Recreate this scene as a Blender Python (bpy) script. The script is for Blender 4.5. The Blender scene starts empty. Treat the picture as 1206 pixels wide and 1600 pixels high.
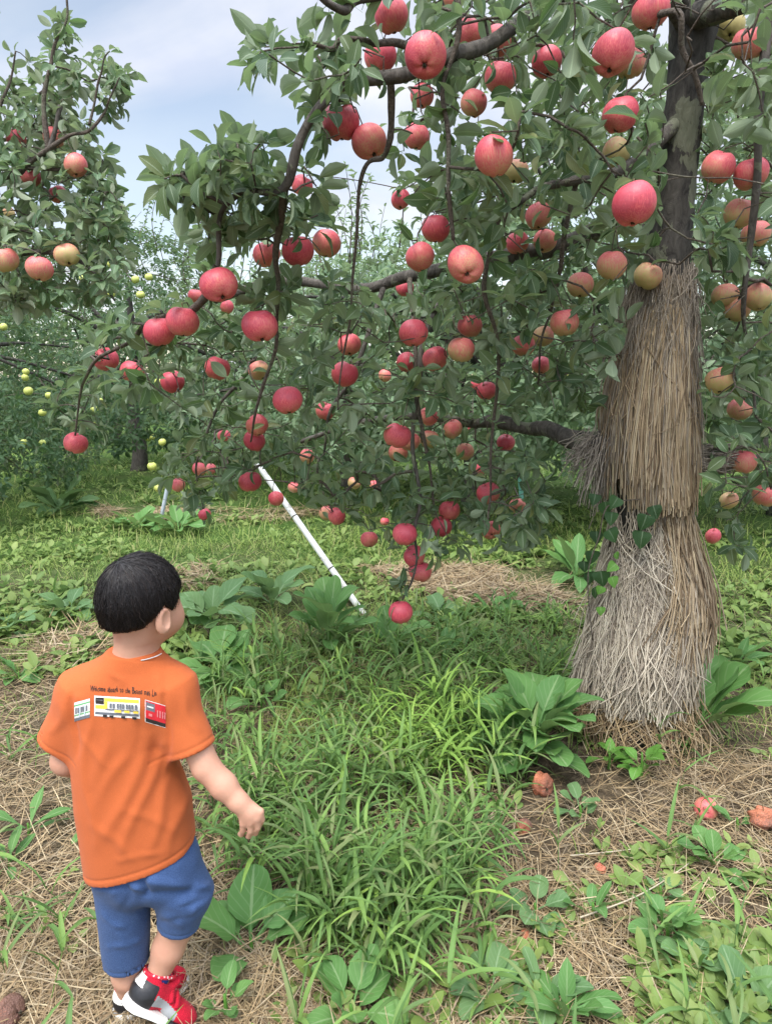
import bpy, math, random
import numpy as np
from mathutils import Vector, Matrix
from mathutils.bvhtree import BVHTree

rng = np.random.default_rng(11)
random.seed(11)
scene = bpy.context.scene
COL = scene.collection
rad = math.radians

# ---------------------------------------------------------------- camera
CAM_H, PITCH, F, CX, CY = 1.36, rad(11.0), 1067.0, 603.0, 800.0   # photo pixels are 1206 x 1600
cam_d = bpy.data.cameras.new('camera')
cam_d.sensor_fit = 'VERTICAL'
cam_d.sensor_height = 36.0
cam_d.lens = 36.0 * F / 1600.0
cam_d.clip_start, cam_d.clip_end = 0.05, 2000
cam = bpy.data.objects.new('camera', cam_d)
COL.objects.link(cam)
cam.location = (0, 0, CAM_H)
cam.rotation_euler = (rad(90) - PITCH, 0, 0)
scene.camera = cam

# ---------------------------------------------------------------- light
SUN_EL, SUN_AZ = rad(58), rad(205)      # azimuth clockwise from +Y: behind the camera, a little left
sun_d = bpy.data.lights.new('sun', 'SUN')
sun_d.energy = 2.0
sun_d.angle = rad(16)
sun_d.color = (1.0, 0.93, 0.80)
sun = bpy.data.objects.new('sun', sun_d)
COL.objects.link(sun)
sdir = Vector((math.sin(SUN_AZ) * math.cos(SUN_EL), math.cos(SUN_AZ) * math.cos(SUN_EL), math.sin(SUN_EL)))
sun.rotation_euler = sdir.to_track_quat('Z', 'Y').to_euler()
sun.location = (0, 0, 30)

world = bpy.data.worlds.new('World')
scene.world = world
world.use_nodes = True
wt = world.node_tree
wt.nodes.clear()
def wn(t, **k):
    n = wt.nodes.new(t)
    for a, b in k.items(): setattr(n, a, b)
    return n
wo = wn('ShaderNodeOutputWorld'); bg = wn('ShaderNodeBackground')
sky = wn('ShaderNodeTexSky', sky_type='NISHITA', sun_disc=False, sun_elevation=SUN_EL, sun_rotation=SUN_AZ)
sky.air_density = 1.0; sky.dust_density = 0.3
tc = wn('ShaderNodeTexCoord')
sep = wn('ShaderNodeSeparateXYZ'); wt.links.new(tc.outputs['Generated'], sep.inputs[0])
zc = wn('ShaderNodeMath', operation='MAXIMUM'); wt.links.new(sep.outputs['Z'], zc.inputs[0]); zc.inputs[1].default_value = 0.0
za = wn('ShaderNodeMath', operation='ADD'); wt.links.new(zc.outputs[0], za.inputs[0]); za.inputs[1].default_value = 0.22
dx = wn('ShaderNodeMath', operation='DIVIDE'); wt.links.new(sep.outputs['X'], dx.inputs[0]); wt.links.new(za.outputs[0], dx.inputs[1])
dy = wn('ShaderNodeMath', operation='DIVIDE'); wt.links.new(sep.outputs['Y'], dy.inputs[0]); wt.links.new(za.outputs[0], dy.inputs[1])
cmb = wn('ShaderNodeCombineXYZ'); wt.links.new(dx.outputs[0], cmb.inputs[0]); wt.links.new(dy.outputs[0], cmb.inputs[1])
cn = wn('ShaderNodeTexNoise'); cn.inputs['Scale'].default_value = 1.15; cn.inputs['Detail'].default_value = 7.0
cn.inputs['Roughness'].default_value = 0.52; cn.inputs['Distortion'].default_value = 0.35
cmap = wn('ShaderNodeMapping'); cmap.inputs['Location'].default_value = (5.2, 0.6, 0.0)
wt.links.new(cmb.outputs[0], cmap.inputs[0]); wt.links.new(cmap.outputs[0], cn.inputs['Vector'])
cr = wn('ShaderNodeValToRGB')
cr.color_ramp.elements[0].position = 0.43; cr.color_ramp.elements[0].color = (0.30, 0.30, 0.30, 1)
cr.color_ramp.elements[1].position = 0.60; cr.color_ramp.elements[1].color = (0.97, 0.97, 0.97, 1)
wt.links.new(cn.outputs['Fac'], cr.inputs[0])
skm = wn('ShaderNodeMix', data_type='RGBA', blend_type='MULTIPLY'); skm.inputs[0].default_value = 1.0
wt.links.new(sky.outputs[0], skm.inputs[6]); skm.inputs[7].default_value = (1.8, 1.55, 1.3, 1)
cn2 = wn('ShaderNodeTexNoise'); cn2.inputs['Scale'].default_value = 2.6; cn2.inputs['Detail'].default_value = 6.0
wt.links.new(cmap.outputs[0], cn2.inputs['Vector'])
cr2 = wn('ShaderNodeValToRGB')
cr2.color_ramp.elements[0].position = 0.32; cr2.color_ramp.elements[0].color = (4.7, 5.1, 6.2, 1)
cr2.color_ramp.elements[1].position = 0.66; cr2.color_ramp.elements[1].color = (6.4, 6.5, 6.7, 1)
wt.links.new(cn2.outputs['Fac'], cr2.inputs[0])
cmx = wn('ShaderNodeMix', data_type='RGBA')
zk = wn('ShaderNodeMapRange'); zk.interpolation_type = 'SMOOTHSTEP'; wt.links.new(sep.outputs['Z'], zk.inputs[0]); zk.inputs[1].default_value = 0.46; zk.inputs[2].default_value = 0.75
zx = wn('ShaderNodeMath', operation='MAXIMUM'); wt.links.new(cr.outputs[0], zx.inputs[0]); wt.links.new(zk.outputs[0], zx.inputs[1])    # cloud cover added overhead, out of view, for whiter fill light
wt.links.new(zx.outputs[0], cmx.inputs[0]); wt.links.new(skm.outputs[2], cmx.inputs[6]); wt.links.new(cr2.outputs[0], cmx.inputs[7])
# added sky glow round the sun, behind the camera, for soft frontal light
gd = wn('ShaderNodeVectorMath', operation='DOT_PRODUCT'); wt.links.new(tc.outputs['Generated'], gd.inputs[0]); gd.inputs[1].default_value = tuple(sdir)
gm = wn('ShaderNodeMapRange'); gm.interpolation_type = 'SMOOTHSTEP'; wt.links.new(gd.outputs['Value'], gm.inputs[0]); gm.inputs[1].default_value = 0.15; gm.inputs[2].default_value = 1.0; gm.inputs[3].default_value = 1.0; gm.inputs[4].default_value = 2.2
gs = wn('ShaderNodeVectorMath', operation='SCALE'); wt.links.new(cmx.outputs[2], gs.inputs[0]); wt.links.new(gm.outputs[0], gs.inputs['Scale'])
# a cloudy sky is brightest overhead; gain added there to light the ground
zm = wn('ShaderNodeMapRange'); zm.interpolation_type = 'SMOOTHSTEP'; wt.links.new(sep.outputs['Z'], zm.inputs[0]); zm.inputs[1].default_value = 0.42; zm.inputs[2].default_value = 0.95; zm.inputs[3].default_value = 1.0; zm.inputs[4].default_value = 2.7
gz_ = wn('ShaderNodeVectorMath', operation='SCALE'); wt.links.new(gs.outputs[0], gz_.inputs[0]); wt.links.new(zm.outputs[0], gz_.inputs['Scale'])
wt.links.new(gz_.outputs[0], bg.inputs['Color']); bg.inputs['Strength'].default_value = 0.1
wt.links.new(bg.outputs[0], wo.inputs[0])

scene.view_settings.view_transform = 'Standard'
scene.view_settings.look = 'None'
scene.view_settings.gamma = 1
scene.view_settings.use_curve_mapping = False
scene.view_settings.exposure = 0.7
scene.cycles.max_bounces = 6
scene.cycles.transparent_max_bounces = 4
scene.cycles.use_denoising = True

# ---------------------------------------------------------------- photo pixel <-> place
cP, sP = math.cos(PITCH), math.sin(PITCH)
def ray(u, v):
    a, b = (u - CX) / F, (CY - v) / F
    return np.array([a, cP + b * sP, -sP + b * cP])
CAM = np.array([0.0, 0.0, CAM_H])
def P(u, v, Y):                      # the point at forward distance Y seen at that pixel
    r = ray(u, v); return CAM + r * (Y / r[1])
def D(u, v, d):                      # the same with the depth along the lens axis
    return CAM + ray(u, v) * d
def G(u, v, z=0.0):                  # the point of the ground
    r = ray(u, v); return CAM + r * ((z - CAM_H) / r[2])
def proj(p):                         # points (n,3) -> u, v, depth
    q = np.asarray(p) - CAM
    d = q[..., 1] * cP - q[..., 2] * sP
    up = q[..., 1] * sP + q[..., 2] * cP
    d_ = np.where(np.abs(d) < 1e-4, 1e-4, d)
    return CX + F * q[..., 0] / d_, CY - F * up / d_, d
def nrm(a):
    a = np.asarray(a, float); return a / np.maximum(np.linalg.norm(a, axis=-1, keepdims=True), 1e-9)
def inpoly(x, y, poly):
    x = np.asarray(x); y = np.asarray(y); r = np.zeros(x.shape, bool); n = len(poly); j = n - 1
    for i in range(n):
        xi, yi = poly[i][:2]; xj, yj = poly[j][:2]
        c = ((yi > y) != (yj > y)) & (x < (xj - xi) * (y - yi) / ((yj - yi) if yj != yi else 1e-9) + xi)
        r ^= c; j = i
    return r
_NT = np.random.default_rng(5).random((64, 64))
def vnoise(x, y, s=1.0):             # smooth value noise 0..1
    x = np.asarray(x) * s + 131.7; y = np.asarray(y) * s + 77.3
    i, j = np.floor(x).astype(int), np.floor(y).astype(int); a, b = x - i, y - j
    a = a * a * (3 - 2 * a); b = b * b * (3 - 2 * b)
    t = lambda p, q: _NT[p % 64, q % 64]
    return (t(i, j) * (1 - a) + t(i + 1, j) * a) * (1 - b) + (t(i, j + 1) * (1 - a) + t(i + 1, j + 1) * a) * b
def gz(x, y):                        # height of the ground
    x = np.asarray(x, float); y = np.asarray(y, float)
    k = np.clip((np.hypot(x + 0.45, y - 1.25) - 0.25) / 0.5, 0, 1)
    return k * (0.05 * (vnoise(x, y, 0.9) - 0.5) + 0.022 * (vnoise(x, y, 4.0) - 0.5))

# ---------------------------------------------------------------- mesh helpers
class MB:
    def __init__(s): s.V, s.Q, s.T, s.UV, s.n, s.MQ, s.MT = [], [], [], [], 0, [], []
    def add(s, V, Q=None, T=None, uv=None, mi=0):
        V = np.asarray(V, float).reshape(-1, 3)
        if Q is not None and len(Q):
            Q = np.asarray(Q, int).reshape(-1, 4); s.Q.append(Q + s.n); s.MQ.append(np.full(len(Q), mi) if np.isscalar(mi) else np.asarray(mi))
        if T is not None and len(T):
            T = np.asarray(T, int).reshape(-1, 3); s.T.append(T + s.n); s.MT.append(np.full(len(T), mi) if np.isscalar(mi) else np.asarray(mi))
        s.V.append(V); s.UV.append(np.zeros((len(V), 2)) if uv is None else np.asarray(uv).reshape(-1, 2)); s.n += len(V)
    def mesh(s, name, mats, smooth=True):
        V = np.concatenate(s.V); UV = np.concatenate(s.UV)
        Q = np.concatenate(s.Q) if s.Q else np.zeros((0, 4), int); T = np.concatenate(s.T) if s.T else np.zeros((0, 3), int)
        me = bpy.data.meshes.new(name)
        me.vertices.add(len(V)); me.vertices.foreach_set('co', V.astype(np.float32).ravel())
        L = np.concatenate([Q.ravel(), T.ravel()])
        me.loops.add(len(L)); me.loops.foreach_set('vertex_index', L.astype(np.int32))
        np_ = len(Q) + len(T)
        me.polygons.add(np_)
        st = np.concatenate([np.arange(len(Q)) * 4, len(Q) * 4 + np.arange(len(T)) * 3])
        me.polygons.foreach_set('loop_start', st.astype(np.int32))
        if np_:
            mi = np.concatenate(s.MQ + s.MT).astype(np.int32)
            me.polygons.foreach_set('material_index', mi)
            me.polygons.foreach_set('use_smooth', np.full(np_, smooth))
        ul = me.uv_layers.new(name='UVMap'); ul.data.foreach_set('uv', UV[L].astype(np.float32).ravel())
        for m in (mats if isinstance(mats, (list, tuple)) else [mats]): me.materials.append(m)
        me.update(calc_edges=True); me.validate()
        return me
    def build(s, name, mats, parent=None, smooth=True, **k):
        return link(name, s.mesh(name, mats, smooth), parent, **k)
def tag(o, label=None, cat=None, group=None, kind=None):
    if label: o['label'] = label
    if cat: o['category'] = cat
    if group: o['group'] = group
    if kind: o['kind'] = kind
    return o
def link(name, data, parent=None, loc=None, **k):
    o = bpy.data.objects.new(name, data); COL.objects.link(o)
    if parent is not None:
        o.parent = parent
        if data is not None and loc is None: o.location = tuple(-np.array(parent.location))
    if loc is not None: o.location = tuple(loc)
    return tag(o, **k)
def empty(name, loc, label, cat, group=None):
    o = bpy.data.objects.new(name, None); COL.objects.link(o); o.location = tuple(loc); o.empty_display_size = 0.1
    return tag(o, label, cat, group)

def leaf_geo(base, d, N, L, W, droop, fold, prof, nw=2, wave=0.0, side=None):
    """m curved blades; prof = list of (t, width); returns V, Q, None, UV. The upper side faces N."""
    base, d, N = np.atleast_2d(base), nrm(np.atleast_2d(d)), np.atleast_2d(N)
    N = nrm(N - d * (N * d).sum(1, keepdims=True)); S = np.cross(d, N)
    m = len(base); L, W, droop, fold = [np.broadcast_to(np.asarray(x, float), (m,)) for x in (L, W, droop, fold)]
    ts = np.array([p[0] for p in prof]); ws = np.array([p[1] for p in prof]); nl = len(ts)
    sv = np.linspace(-1, 1, nw + 1)
    V = np.zeros((m, nl, nw + 1, 3)); c = base.copy(); pt = 0.0
    ph = rng.random(m) * 6.28
    for i, t in enumerate(ts):
        am = droop * (t + pt) / 2
        c = c + (np.cos(am)[:, None] * d - np.sin(am)[:, None] * N) * (L * (t - pt))[:, None]
        a = droop * t; n = np.cos(a)[:, None] * N + np.sin(a)[:, None] * d
        for j, s_ in enumerate(sv):
            w = W * ws[i] * 0.5
            up = np.abs(s_) ** 1.3 * np.sin(fold) * w + wave * W * np.sin(ph + t * 9 + s_ * 1.7) * abs(s_) * min(1, ws[i] * 1.4)
            V[:, i, j] = c + S * (s_ * w * np.cos(fold))[:, None] + n * up[:, None]
        pt = t
    ii, jj = np.meshgrid(np.arange(nl - 1), np.arange(nw), indexing='ij'); k = nw + 1
    q = np.stack([ii * k + jj, ii * k + jj + 1, (ii + 1) * k + jj + 1, (ii + 1) * k + jj], -1).reshape(-1, 4)
    Q = (q[None] + (np.arange(m) * nl * k)[:, None, None]).reshape(-1, 4)
    uv = np.stack(np.meshgrid(ts, (sv + 1) / 2, indexing='ij')[::-1], -1)
    UV = np.broadcast_to(uv[None], (m, nl, k, 2))
    return V.reshape(-1, 3), Q, None, UV.reshape(-1, 2)

def tubes_np(pts, r, sides=3):
    """m tubes of k points each."""
    pts = np.asarray(pts, float); m, k = pts.shape[:2]; r = np.broadcast_to(r, (m, k))
    t = np.gradient(pts, axis=1); t = nrm(t)
    ref = np.where(np.abs(t[:, :1, 2:3]) > 0.9, np.array([1.0, 0, 0]), np.array([0, 0, 1.0]))
    a = nrm(np.cross(t, np.broadcast_to(ref, t.shape))); b = np.cross(t, a)
    th = np.arange(sides) * 2 * np.pi / sides
    V = pts[:, :, None] + r[:, :, None, None] * (np.cos(th)[None, None, :, None] * a[:, :, None] + np.sin(th)[None, None, :, None] * b[:, :, None])
    ii, jj = np.meshgrid(np.arange(k - 1), np.arange(sides), indexing='ij'); j2 = (jj + 1) % sides
    q = np.stack([ii * sides + jj, ii * sides + j2, (ii + 1) * sides + j2, (ii + 1) * sides + jj], -1).reshape(-1, 4)
    Q = (q[None] + (np.arange(m) * k * sides)[:, None, None]).reshape(-1, 4)
    return V.reshape(-1, 3), Q
def smooth_path(pts, n):
    pts = np.asarray(pts, float); k = len(pts)
    if k < 3:
        t = np.linspace(0, 1, n)[:, None]; return pts[0] * (1 - t) + pts[-1] * t
    x = np.linspace(0, k - 1, n); i = np.clip(np.floor(x).astype(int), 0, k - 2); f = (x - i)[:, None]
    g = lambda j: pts[np.clip(j, 0, k - 1)]
    a, b, c, d = g(i - 1), g(i), g(i + 1), g(i + 2)
    return 0.5 * (2 * b + (c - a) * f + (2 * a - 5 * b + 4 * c - d) * f ** 2 + (3 * b - a - 3 * c + d) * f ** 3)
def tube(mb, pts, r, sides=6, cap=True, bump=0.0, mi=0):
    """one tube along a path with a stable frame"""
    pts = np.asarray(pts, float); k = len(pts); r = np.broadcast_to(np.asarray(r, float), (k,))
    t = nrm(np.gradient(pts, axis=0))
    a = np.array([0.0, 0, 1]) if abs(t[0][2]) < 0.9 else np.array([1.0, 0, 0])
    V = []; th = np.arange(sides) * 2 * np.pi / sides
    for i in range(k):
        a = a - t[i] * a.dot(t[i]); a = a / max(np.linalg.norm(a), 1e-9); b = np.cross(t[i], a)
        rr = r[i] * (1 + bump * (rng.random(sides) - 0.5))
        V.append(pts[i] + (np.cos(th) * rr)[:, None] * a + (np.sin(th) * rr)[:, None] * b)
    V = np.concatenate(V); Q = []; T = []
    for i in range(k - 1):
        for j in range(sides):
            j2 = (j + 1) % sides; Q.append((i * sides + j, i * sides + j2, (i + 1) * sides + j2, (i + 1) * sides + j))
    if cap:
        n = len(V); V = np.vstack([V, pts[0], pts[-1]])
        for j in range(sides):
            j2 = (j + 1) % sides; T.append((n, j2, j)); T.append((n + 1, (k - 1) * sides + j, (k - 1) * sides + j2))
    mb.add(V, Q, T, mi=mi)

# ---------------------------------------------------------------- implicit shapes -> one continuous surface
class Field:
    def __init__(s, lo, hi, h):
        s.lo = np.array(lo, float); s.h = h; s.n = np.ceil((np.array(hi) - s.lo) / h).astype(int) + 1
        s.f = np.full(tuple(s.n), 1.0, np.float32)
    def op(s, fn, lo, hi, k=0.0, mode='add'):
        i0 = np.clip(np.floor((np.array(lo) - s.lo) / s.h).astype(int), 0, s.n - 1); i1 = np.clip(np.ceil((np.array(hi) - s.lo) / s.h).astype(int) + 1, 1, s.n)
        if (i1 <= i0).any(): return
        ax = [s.lo[a] + s.h * np.arange(i0[a], i1[a]) for a in range(3)]
        X, Y, Z = np.meshgrid(*ax, indexing='ij'); g = fn(np.stack([X, Y, Z], -1))
        sl = tuple(slice(a, b) for a, b in zip(i0, i1)); f = s.f[sl]
        if mode == 'cut': f, g = -f, g                      # f minus g
        if k > 0:
            h = np.maximum(k - np.abs(f - g), 0) / k; r = np.minimum(f, g) - h * h * k / 4
        else: r = np.minimum(f, g)
        s.f[sl] = -r if mode == 'cut' else r
    def capsule(s, a, b, ra, rb, k=0.01, mode='add'):
        a, b = np.array(a, float), np.array(b, float); ab = b - a; L2 = max(ab.dot(ab), 1e-9)
        def fn(p):
            t = np.clip(((p - a) @ ab) / L2, 0, 1); return np.linalg.norm(p - a - t[..., None] * ab, axis=-1) - (ra + (rb - ra) * t)
        m = max(ra, rb) + k + 0.015
        s.op(fn, np.minimum(a, b) - m, np.maximum(a, b) + m, k, mode)
    def cone(s, a, b, ra, rb, k=0.01, mode='add', flat=1.0, axis=None):   # flat ended
        a, b = np.array(a, float), np.array(b, float); ab = b - a; L = np.linalg.norm(ab); d = ab / L
        def fn(p):
            q = p - a; t = q @ d; rr = np.linalg.norm(q - t[..., None] * d, axis=-1)
            return np.maximum(rr - (ra + (rb - ra) * np.clip(t / L, 0, 1)), np.maximum(-t, t - L))
        m = max(ra, rb) + k + 0.015
        s.op(fn, np.minimum(a, b) - m, np.maximum(a, b) + m, k, mode)
    def ellipsoid(s, c, R, r, k=0.01, mode='add'):
        c = np.array(c, float); R = np.array(R, float); r = np.array(r, float)
        def fn(p):
            q = (p - c) @ R.T; a = np.linalg.norm(q / r, axis=-1); b = np.linalg.norm(q / (r * r), axis=-1)
            return a * (a - 1) / np.maximum(b, 1e-6)
        m = r.max() + k + 0.015
        s.op(fn, c - m, c + m, k, mode)
    def surface(s):
        f = s.f; ins = f < 0; nx, ny, nz = f.shape
        cs = np.zeros((nx - 1, ny - 1, nz - 1), np.int8)
        for a in (0, 1):
            for b in (0, 1):
                for c in (0, 1): cs += ins[a:nx - 1 + a, b:ny - 1 + b, c:nz - 1 + c]
        act = (cs > 0) & (cs < 8); I = np.argwhere(act); idx = np.full(act.shape, -1, int); idx[act] = np.arange(len(I))
        S = np.zeros((len(I), 3)); C = np.zeros(len(I))
        for ax in range(3):
            o1, o2 = [k for k in range(3) if k != ax]
            for b in (0, 1):
                for c in (0, 1):
                    o = np.zeros(3, int); o[o1], o[o2] = b, c; p0 = I + o; e = np.zeros(3, int); e[ax] = 1; p1 = p0 + e
                    f0, f1 = f[tuple(p0.T)], f[tuple(p1.T)]; m = (f0 < 0) != (f1 < 0)
                    t = np.where(m, f0 / np.where(m, f0 - f1, 1), 0); q = p0 + t[:, None] * e
                    S[m] += q[m]; C += m
        V = S / C[:, None] * s.h + s.lo; Q = []
        for ax in range(3):
            o1, o2 = (ax + 1) % 3, (ax + 2) % 3
            a0 = [slice(None)] * 3; a1 = [slice(None)] * 3; a0[ax] = slice(0, -1); a1[ax] = slice(1, None)
            e = np.argwhere(ins[tuple(a0)] != ins[tuple(a1)]); e = e[(e[:, o1] > 0) & (e[:, o2] > 0) & (e[:, o1] < f.shape[o1] - 1) & (e[:, o2] < f.shape[o2] - 1)]
            fl = ins[tuple(e.T)]; c = []
            for da, db in ((-1, -1), (0, -1), (0, 0), (-1, 0)):
                q = e.copy(); q[:, o1] += da; q[:, o2] += db; c.append(idx[tuple(q.T)])
            c = np.stack(c, 1); c[~fl] = c[~fl][:, ::-1]; Q.append(c)
        Q = np.concatenate(Q); return V, Q[(Q >= 0).all(1)]
def relax(V, Q, it=2, k=0.5):
    for _ in range(it):
        A = np.zeros_like(V); C = np.zeros(len(V))
        for i in range(4):
            a, b = Q[:, i], Q[:, (i + 1) % 4]
            for ax in range(3): A[:, ax] += np.bincount(a, V[b, ax], len(V)) + np.bincount(b, V[a, ax], len(V))
            C += np.bincount(a, minlength=len(V)) + np.bincount(b, minlength=len(V))
        V = V * (1 - k) + k * A / np.maximum(C, 1)[:, None]
    return V
def vnormals(V, Q):
    n = np.cross(V[Q[:, 2]] - V[Q[:, 0]], V[Q[:, 3]] - V[Q[:, 1]]); A = np.zeros_like(V)
    for i in range(4):
        for ax in range(3): A[:, ax] += np.bincount(Q[:, i], n[:, ax], len(V))
    return nrm(A)

# ---------------------------------------------------------------- materials
class NT:
    def __init__(s, name):
        s.m = bpy.data.materials.new(name); s.m.use_nodes = True; s.t = s.m.node_tree; s.t.nodes.clear()
        s.out = s.n('ShaderNodeOutputMaterial'); s.p = s.n('ShaderNodeBsdfPrincipled'); s.l(s.p.outputs[0], s.out.inputs[0])
    def n(s, t, **k):
        x = s.t.nodes.new(t)
        for a, b in k.items(): setattr(x, a, b)
        return x
    def l(s, a, b): s.t.links.new(a, b)
    def put(s, sock, v):
        if hasattr(v, 'links') or hasattr(v, 'is_linked'): s.l(v, sock)
        else: sock.default_value = v
    def math(s, op, a, b=0.0, c=None, clamp=False):
        x = s.n('ShaderNodeMath', operation=op); x.use_clamp = clamp; s.put(x.inputs[0], a); s.put(x.inputs[1], b)
        if c is not None: s.put(x.inputs[2], c)
        return x.outputs[0]
    def mix(s, f, a, b, blend='MIX'):
        x = s.n('ShaderNodeMix', data_type='RGBA', blend_type=blend); s.put(x.inputs[0], f)
        s.put(x.inputs[6], a if not isinstance(a, tuple) else (*a, 1) if len(a) == 3 else a); s.put(x.inputs[7], b if not isinstance(b, tuple) else (*b, 1) if len(b) == 3 else b)
        return x.outputs[2]
    def ramp(s, f, stops, ease='LINEAR'):
        x = s.n('ShaderNodeValToRGB'); e = x.color_ramp; e.interpolation = ease
        while len(e.elements) < len(stops): e.elements.new(0.5)
        for el, (p, c) in zip(e.elements, stops): el.position = p; el.color = (*c, 1) if len(c) == 3 else c
        s.put(x.inputs[0], f); return x.outputs[0]
    def noise(s, scale, detail=4.0, rough=0.55, vec=None, dist=0.0):
        x = s.n('ShaderNodeTexNoise'); x.inputs['Scale'].default_value = scale; x.inputs['Detail'].default_value = detail; x.inputs['Roughness'].default_value = rough; x.inputs['Distortion'].default_value = dist
        if vec is not None: s.l(vec, x.inputs['Vector'])
        return x.outputs['Fac']
    def coord(s, out='Object', scale=None):
        x = s.n('ShaderNodeTexCoord').outputs[out]
        if scale is None: return x
        m = s.n('ShaderNodeMapping'); m.inputs['Scale'].default_value = scale; s.l(x, m.inputs[0]); return m.outputs[0]
    def bump(s, h, strength=0.4, dist=0.01):
        x = s.n('ShaderNodeBump'); x.inputs['Strength'].default_value = strength; x.inputs['Distance'].default_value = dist; s.l(h, x.inputs['Height']); s.l(x.outputs[0], s.p.inputs['Normal'])
    def base(s, c, rough=0.6, spec=0.4):
        s.put(s.p.inputs['Base Color'], (*c, 1) if isinstance(c, tuple) and len(c) == 3 else c); s.put(s.p.inputs['Roughness'], rough); s.p.inputs['Specular IOR Level'].default_value = spec
        return s
def plain(name, c, rough=0.6, var=0.12, scale=60, bump=0.0, spec=0.4):
    t = NT(name); n = t.noise(scale, 4, vec=t.coord())
    lo, hi = tuple(x * (1 - var) for x in c), tuple(min(1, x * (1 + var)) for x in c)
    t.base(t.ramp(n, [(0.3, lo), (0.7, hi)]), rough, spec)
    if bump: t.bump(n, bump, 0.003)
    return t.m
def leaf_material(name, tops, under, rough=0.55, trans=0.30, veins=12.0, rib=0.6, spec=0.25):
    """tops: colours of the upper side picked leaf by leaf; under: colour of the lower side"""
    t = NT(name); g = t.n('ShaderNodeNewGeometry'); r = g.outputs['Random Per Island']
    top = t.ramp(r, [(i / max(1, len(tops) - 1), c) for i, c in enumerate(tops)])
    uv = t.n('ShaderNodeUVMap'); uv.uv_map = 'UVMap'; sp = t.n('ShaderNodeSeparateXYZ'); t.l(uv.outputs[0], sp.inputs[0])
    s_ = t.math('ABSOLUTE', t.math('SUBTRACT', sp.outputs[0], 0.5)); mid = t.math('LESS_THAN', s_, 0.035)
    vein = t.math('SINE', t.math('MULTIPLY', t.math('SUBTRACT', sp.outputs[1], t.math('MULTIPLY', s_, 0.7)), veins * 6.283))
    vein = t.math('MULTIPLY', t.math('GREATER_THAN', vein, 0.86), 0.35)
    n = t.noise(25, 3, vec=t.coord())
    f = t.math('MULTIPLY', t.math('MAXIMUM', mid, vein), rib)
    top = t.mix(t.math('MULTIPLY', n, 0.5), top, (0.75, 0.8, 0.7), 'MULTIPLY')
    top = t.mix(f, top, tuple(min(1, x * 1.2 + 0.06) for x in under))
    und = t.mix(f, t.mix(r, under, tuple(x * 0.72 for x in under)), tuple(min(1, x * 1.35) for x in under))
    c = t.mix(g.outputs['Backfacing'], top, und)
    t.base(c, t.math('ADD', t.math('MULTIPLY', g.outputs['Backfacing'], 0.25), rough), spec)
    tr = t.n('ShaderNodeBsdfTranslucent'); t.l(t.mix(0.5, c, (0.20, 0.36, 0.08)), tr.inputs[0])
    mx = t.n('ShaderNodeMixShader'); mx.inputs[0].default_value = trans; t.l(t.p.outputs[0], mx.inputs[1]); t.l(tr.outputs[0], mx.inputs[2]); t.l(mx.outputs[0], t.out.inputs[0])
    if veins: t.bump(t.math('ADD', vein, t.math('MULTIPLY', mid, 0.8)), 0.25, 0.002)
    return t.m
def straw_material(name, stops, rough=0.75):
    t = NT(name); g = t.n('ShaderNodeNewGeometry'); r = g.outputs['Random Per Island']
    c = t.ramp(r, stops); n = t.noise(40, 3, vec=t.coord())
    t.base(t.mix(0.35, c, t.ramp(n, [(0.3, (0.45, 0.42, 0.38)), (0.7, (1, 1, 1))]), 'MULTIPLY'), rough, 0.25)
    return t.m
M = {}
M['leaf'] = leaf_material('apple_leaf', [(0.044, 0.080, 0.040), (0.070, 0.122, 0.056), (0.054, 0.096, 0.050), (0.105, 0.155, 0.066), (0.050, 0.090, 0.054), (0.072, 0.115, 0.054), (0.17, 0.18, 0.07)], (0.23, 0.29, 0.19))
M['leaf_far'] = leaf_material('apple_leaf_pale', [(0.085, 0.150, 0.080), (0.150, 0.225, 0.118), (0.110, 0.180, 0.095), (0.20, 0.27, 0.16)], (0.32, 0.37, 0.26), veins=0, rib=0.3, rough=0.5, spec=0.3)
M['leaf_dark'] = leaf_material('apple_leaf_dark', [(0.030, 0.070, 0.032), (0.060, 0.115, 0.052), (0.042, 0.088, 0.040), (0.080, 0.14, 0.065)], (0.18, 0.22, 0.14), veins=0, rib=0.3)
M['dock'] = leaf_material('dock_leaf', [(0.085, 0.20, 0.055), (0.125, 0.26, 0.075), (0.105, 0.23, 0.075), (0.145, 0.28, 0.07)], (0.18, 0.27, 0.11), rough=0.6, trans=0.34, veins=7, rib=0.6, spec=0.2)
M['dock_blue'] = leaf_material('weed_leaf_bluish', [(0.09, 0.18, 0.075), (0.13, 0.225, 0.09), (0.11, 0.21, 0.075)], (0.17, 0.26, 0.13), rough=0.6, veins=7, rib=0.5, spec=0.2)
M['weed'] = leaf_material('small_weed_leaf', [(0.12, 0.19, 0.05), (0.20, 0.28, 0.07), (0.16, 0.24, 0.07), (0.26, 0.32, 0.10)], (0.14, 0.22, 0.08), veins=0, rib=0.3, rough=0.5)
M['grass'] = leaf_material('grass_blade', [(0.085, 0.165, 0.055), (0.135, 0.24, 0.07), (0.20, 0.32, 0.085), (0.11, 0.20, 0.065), (0.24, 0.27, 0.12)], (0.12, 0.23, 0.06), veins=0, rib=0.35, rough=0.58, trans=0.34, spec=0.2)
M['grass_young'] = leaf_material('young_grass_blade', [(0.17, 0.30, 0.06), (0.24, 0.39, 0.08), (0.30, 0.44, 0.10)], (0.20, 0.33, 0.08), veins=0, rib=0.35, rough=0.58, trans=0.34, spec=0.2)
M['turf'] = leaf_material('turf_blade', [(0.13, 0.20, 0.04), (0.19, 0.27, 0.055), (0.24, 0.31, 0.075), (0.32, 0.30, 0.13)], (0.12, 0.2, 0.06), veins=0, rib=0.2, rough=0.5, trans=0.3)
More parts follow.
